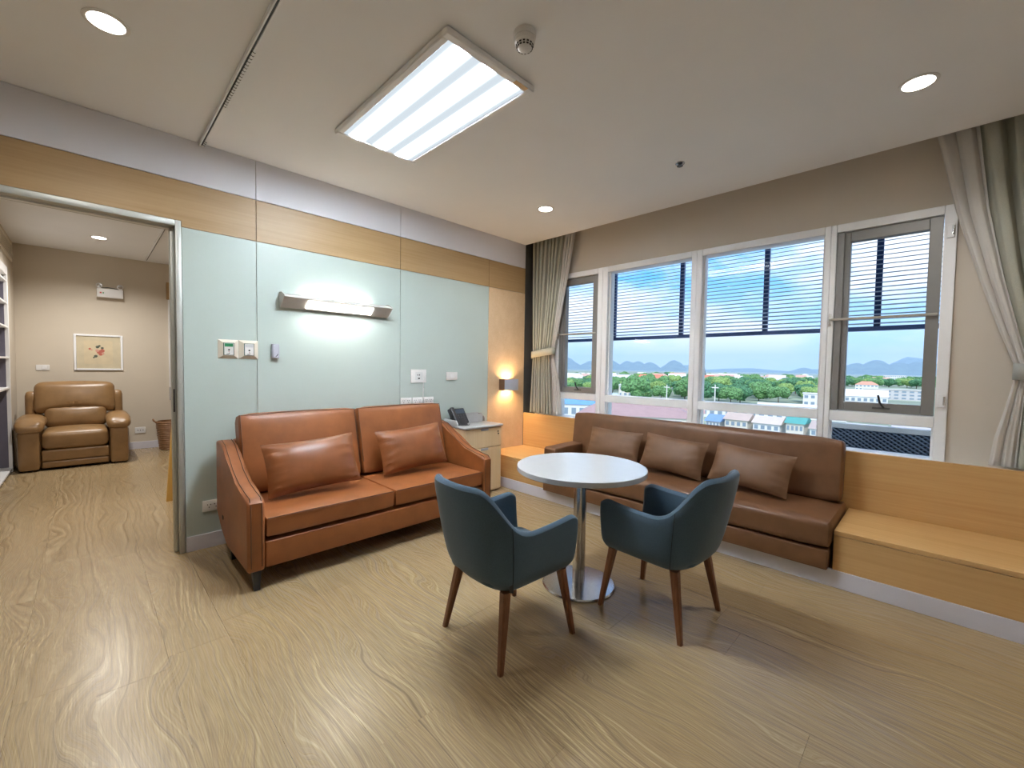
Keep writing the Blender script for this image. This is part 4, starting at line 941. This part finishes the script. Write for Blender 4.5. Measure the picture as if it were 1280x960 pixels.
building(790, 497, 20, 16, 9, 'pale two-storey building left of the tree belt', cream, (.56, .64, .60), 'flat', floors=2)
building(811, 482, 30, 20, 10, 'large hall with bright orange-red roof among the trees', cream, (.72, .24, .15), 'gable', rot=R(10), floors=1)
building(795, 478, 26, 14, 5, 'low wing with faded red roof left of the large hall', cream, (.62, .36, .28), 'gable', floors=1)
building(885, 479, 26, 16, 9, 'brick red roofed hall beside the dark spire', cream, (.62, .22, .15), 'gable', floors=1)
building(905, 477, 20, 14, 12, 'white gabled building right of the brick red hall', white, white, 'gable', floors=2)
p0 = pix_ground(882, 542, GZ); acc = 0
for i, (wd_, hh, rf, lab) in enumerate([(4.5, 4.6, (.20, .34, .62), 'small shophouse with blue awning roof at the left of the row'), (7, 5.8, (.55, .45, .40), 'shophouse with brownish roof beside the blue awning'), (7.5, 5.5, (.62, .55, .50), 'long pale shophouse in the middle of the row'), (4.5, 6.4, (.10, .38, .36), 'shophouse with teal roof in the row'), (6.5, 5.4, (.50, .42, .40), 'brown-roofed shophouse right of the teal one'), (8, 5.6, (.68, .66, .66), 'pale shophouse toward the right of the row'), (8, 6.0, (.52, .50, .53), 'grey-roofed shophouse at the right end of the row')]):
    q = p0+Vector((math.cos(R(-3)), math.sin(R(-3)), 0))*(acc+wd_/2); acc += wd_+1.7
    building(q, None, wd_, 7, hh, lab, cream if i % 2 else white, rf, 'gable', rot=R(-3), floors=2, win_c=(.18, .30, .45), cols=4)
building(1024, 509, 17, 9, 8, 'white flat-roofed house right of the tree belt', white, white, 'flat', floors=2)
building(925, 524, 40, 9, 4, 'long low shed with grey roof behind the shophouses', white, (.50, .52, .58), 'gable', rot=R(12), floors=1)
building(1000, 524, 34, 9, 4, 'long low shed with pale roof behind the shophouses', white, (.72, .74, .78), 'gable', rot=R(12), floors=1)
building(1120, 500, 42, 16, 8, 'wide grey concrete building seen through the right casement', (.58, .58, .60), (.62, .60, .56), 'flat', floors=3, cols=9)
building(1083, 488, 22, 14, 7, 'white house with orange roof seen through the right casement', white, (.72, .36, .26), 'hip')
building(1070, 504, 34, 16, 5, 'white shed roof low in the right casement view', white, (.82, .84, .86), 'gable', floors=1)
building(1118, 478, 40, 24, 16, 'white hilltop block far off in the right casement view', white, white, 'flat', floors=3)
random.seed(5)
for i in range(90):
    px = random.choice([random.uniform(698, 760), random.uniform(880, 1030), random.uniform(900, 1030), random.uniform(1050, 1165), random.uniform(765, 870)]); py = random.uniform(472.5, 481)
    building(px, py, random.uniform(14, 34), 14, random.uniform(6, 12), 'small pale distant building among trees near the horizon', random.choice([white, cream, (.7, .72, .76)]), random.choice([white, (.62, .40, .34), (.66, .66, .68), (.72, .72, .74)]), random.choice(['flat', 'gable', 'hip']), floors=2, cols=5, group='distant buildings near the horizon')
random.seed(11)
for i in range(900): tree(random.uniform(796, 1030), random.uniform(485, 505), random.uniform(11, 17), random.randrange(5), 'leafy green tree in the dense belt seen through the middle windows', 'trees in the belt beyond the windows', 1.0)
for i in range(90): tree(random.uniform(700, 778), random.uniform(477, 492), random.uniform(9, 13), random.randrange(5), 'rounded tree among the rooftops seen through the left windows', 'trees on the left of the view', 1.1)
for i in range(120): tree(random.uniform(1045, 1180), random.uniform(475, 486), random.uniform(10, 15), random.randrange(5), 'rounded tree seen through the right casement window', 'trees on the right of the view', 1.15)
for i in range(110): tree(random.uniform(690, 1190), random.uniform(472, 476), random.uniform(10, 16), random.randrange(5), 'distant tree low on the hazy horizon', 'trees near the horizon', 1.3)
# spire and utility poles
p = pix_ground(879, 478, GZ)
t = bpy.data.objects.new('spire', None); COL.objects.link(t); t.location = p; tag(t, 'dark pointed spire rising above the horizon', 'spire')
obj('tower', lathe(bmn(), [(0, 0), (4, 0), (3.2, 20), (0, 20)], (0, 0, 0), 8), P('dark_stone', (.12, .16, .20), .8), t, local=True, smooth=False); obj('pinnacle', lathe(bmn(), [(0, 20.1), (3, 20.1), (.1, 44), (0, 44)], (0, 0, 0), 8), P('dark_stone', (.12, .16, .20), .8), t, local=True, smooth=False)
for px, py, h_, lab in ((777, 499, 12.5, 'white utility pole left of the tree belt'), (833, 506, 12.5, 'white utility pole in front of the tree belt, left of the mullion'), (893, 512, 14, 'white utility pole in front of the tree belt, right of the mullion')):
    p = pix_ground(px, py, GZ); t = bpy.data.objects.new('utility_pole', None); COL.objects.link(t); t.location = p; tag(t, lab, 'pole', 'utility poles'); mp_ = P('pole_concrete', (.78, .78, .76), .8)
    obj('post', tube(bmn(), [(0, 0, 0), (0, 0, h_)], .38, 6, .26), mp_, t, local=True); obj('cross_arm', box(bmn(), -1.8, 1.8, -.15, .15, h_*.86, h_*.9), mp_, t, local=True, smooth=False)
# haze over the plain (emitting/absorbing air, homogeneous)
m = bpy.data.materials.new('haze_air'); m.use_nodes = True; nt = m.node_tree; nt.nodes.clear()
va = N(nt, 'ShaderNodeVolumeAbsorption'); va.inputs[0].default_value = (0, 0, 0, 1); va.inputs[1].default_value =   .00018
ve = N(nt, 'ShaderNodeEmission'); ve.inputs[0].default_value = (.33, .55, .90, 1); ve.inputs[1].default_value =   .00018*1.0
vadd = N(nt, 'ShaderNodeAddShader'); nt.links.new(va.outputs[0], vadd.inputs[0]); nt.links.new(ve.outputs[0], vadd.inputs[1])
oo = N(nt, 'ShaderNodeOutputMaterial'); nt.links.new(vadd.outputs[0], oo.inputs['Volume'])
hz = obj('haze', box(bmn(), -9000, 6000, 1750, 11500, GZ+.05, GZ+420), m, smooth=False); hz['kind'] = 'stuff'; hz['label'] = 'pale blue haze lying over the distant plain'; hz['category'] = 'haze'
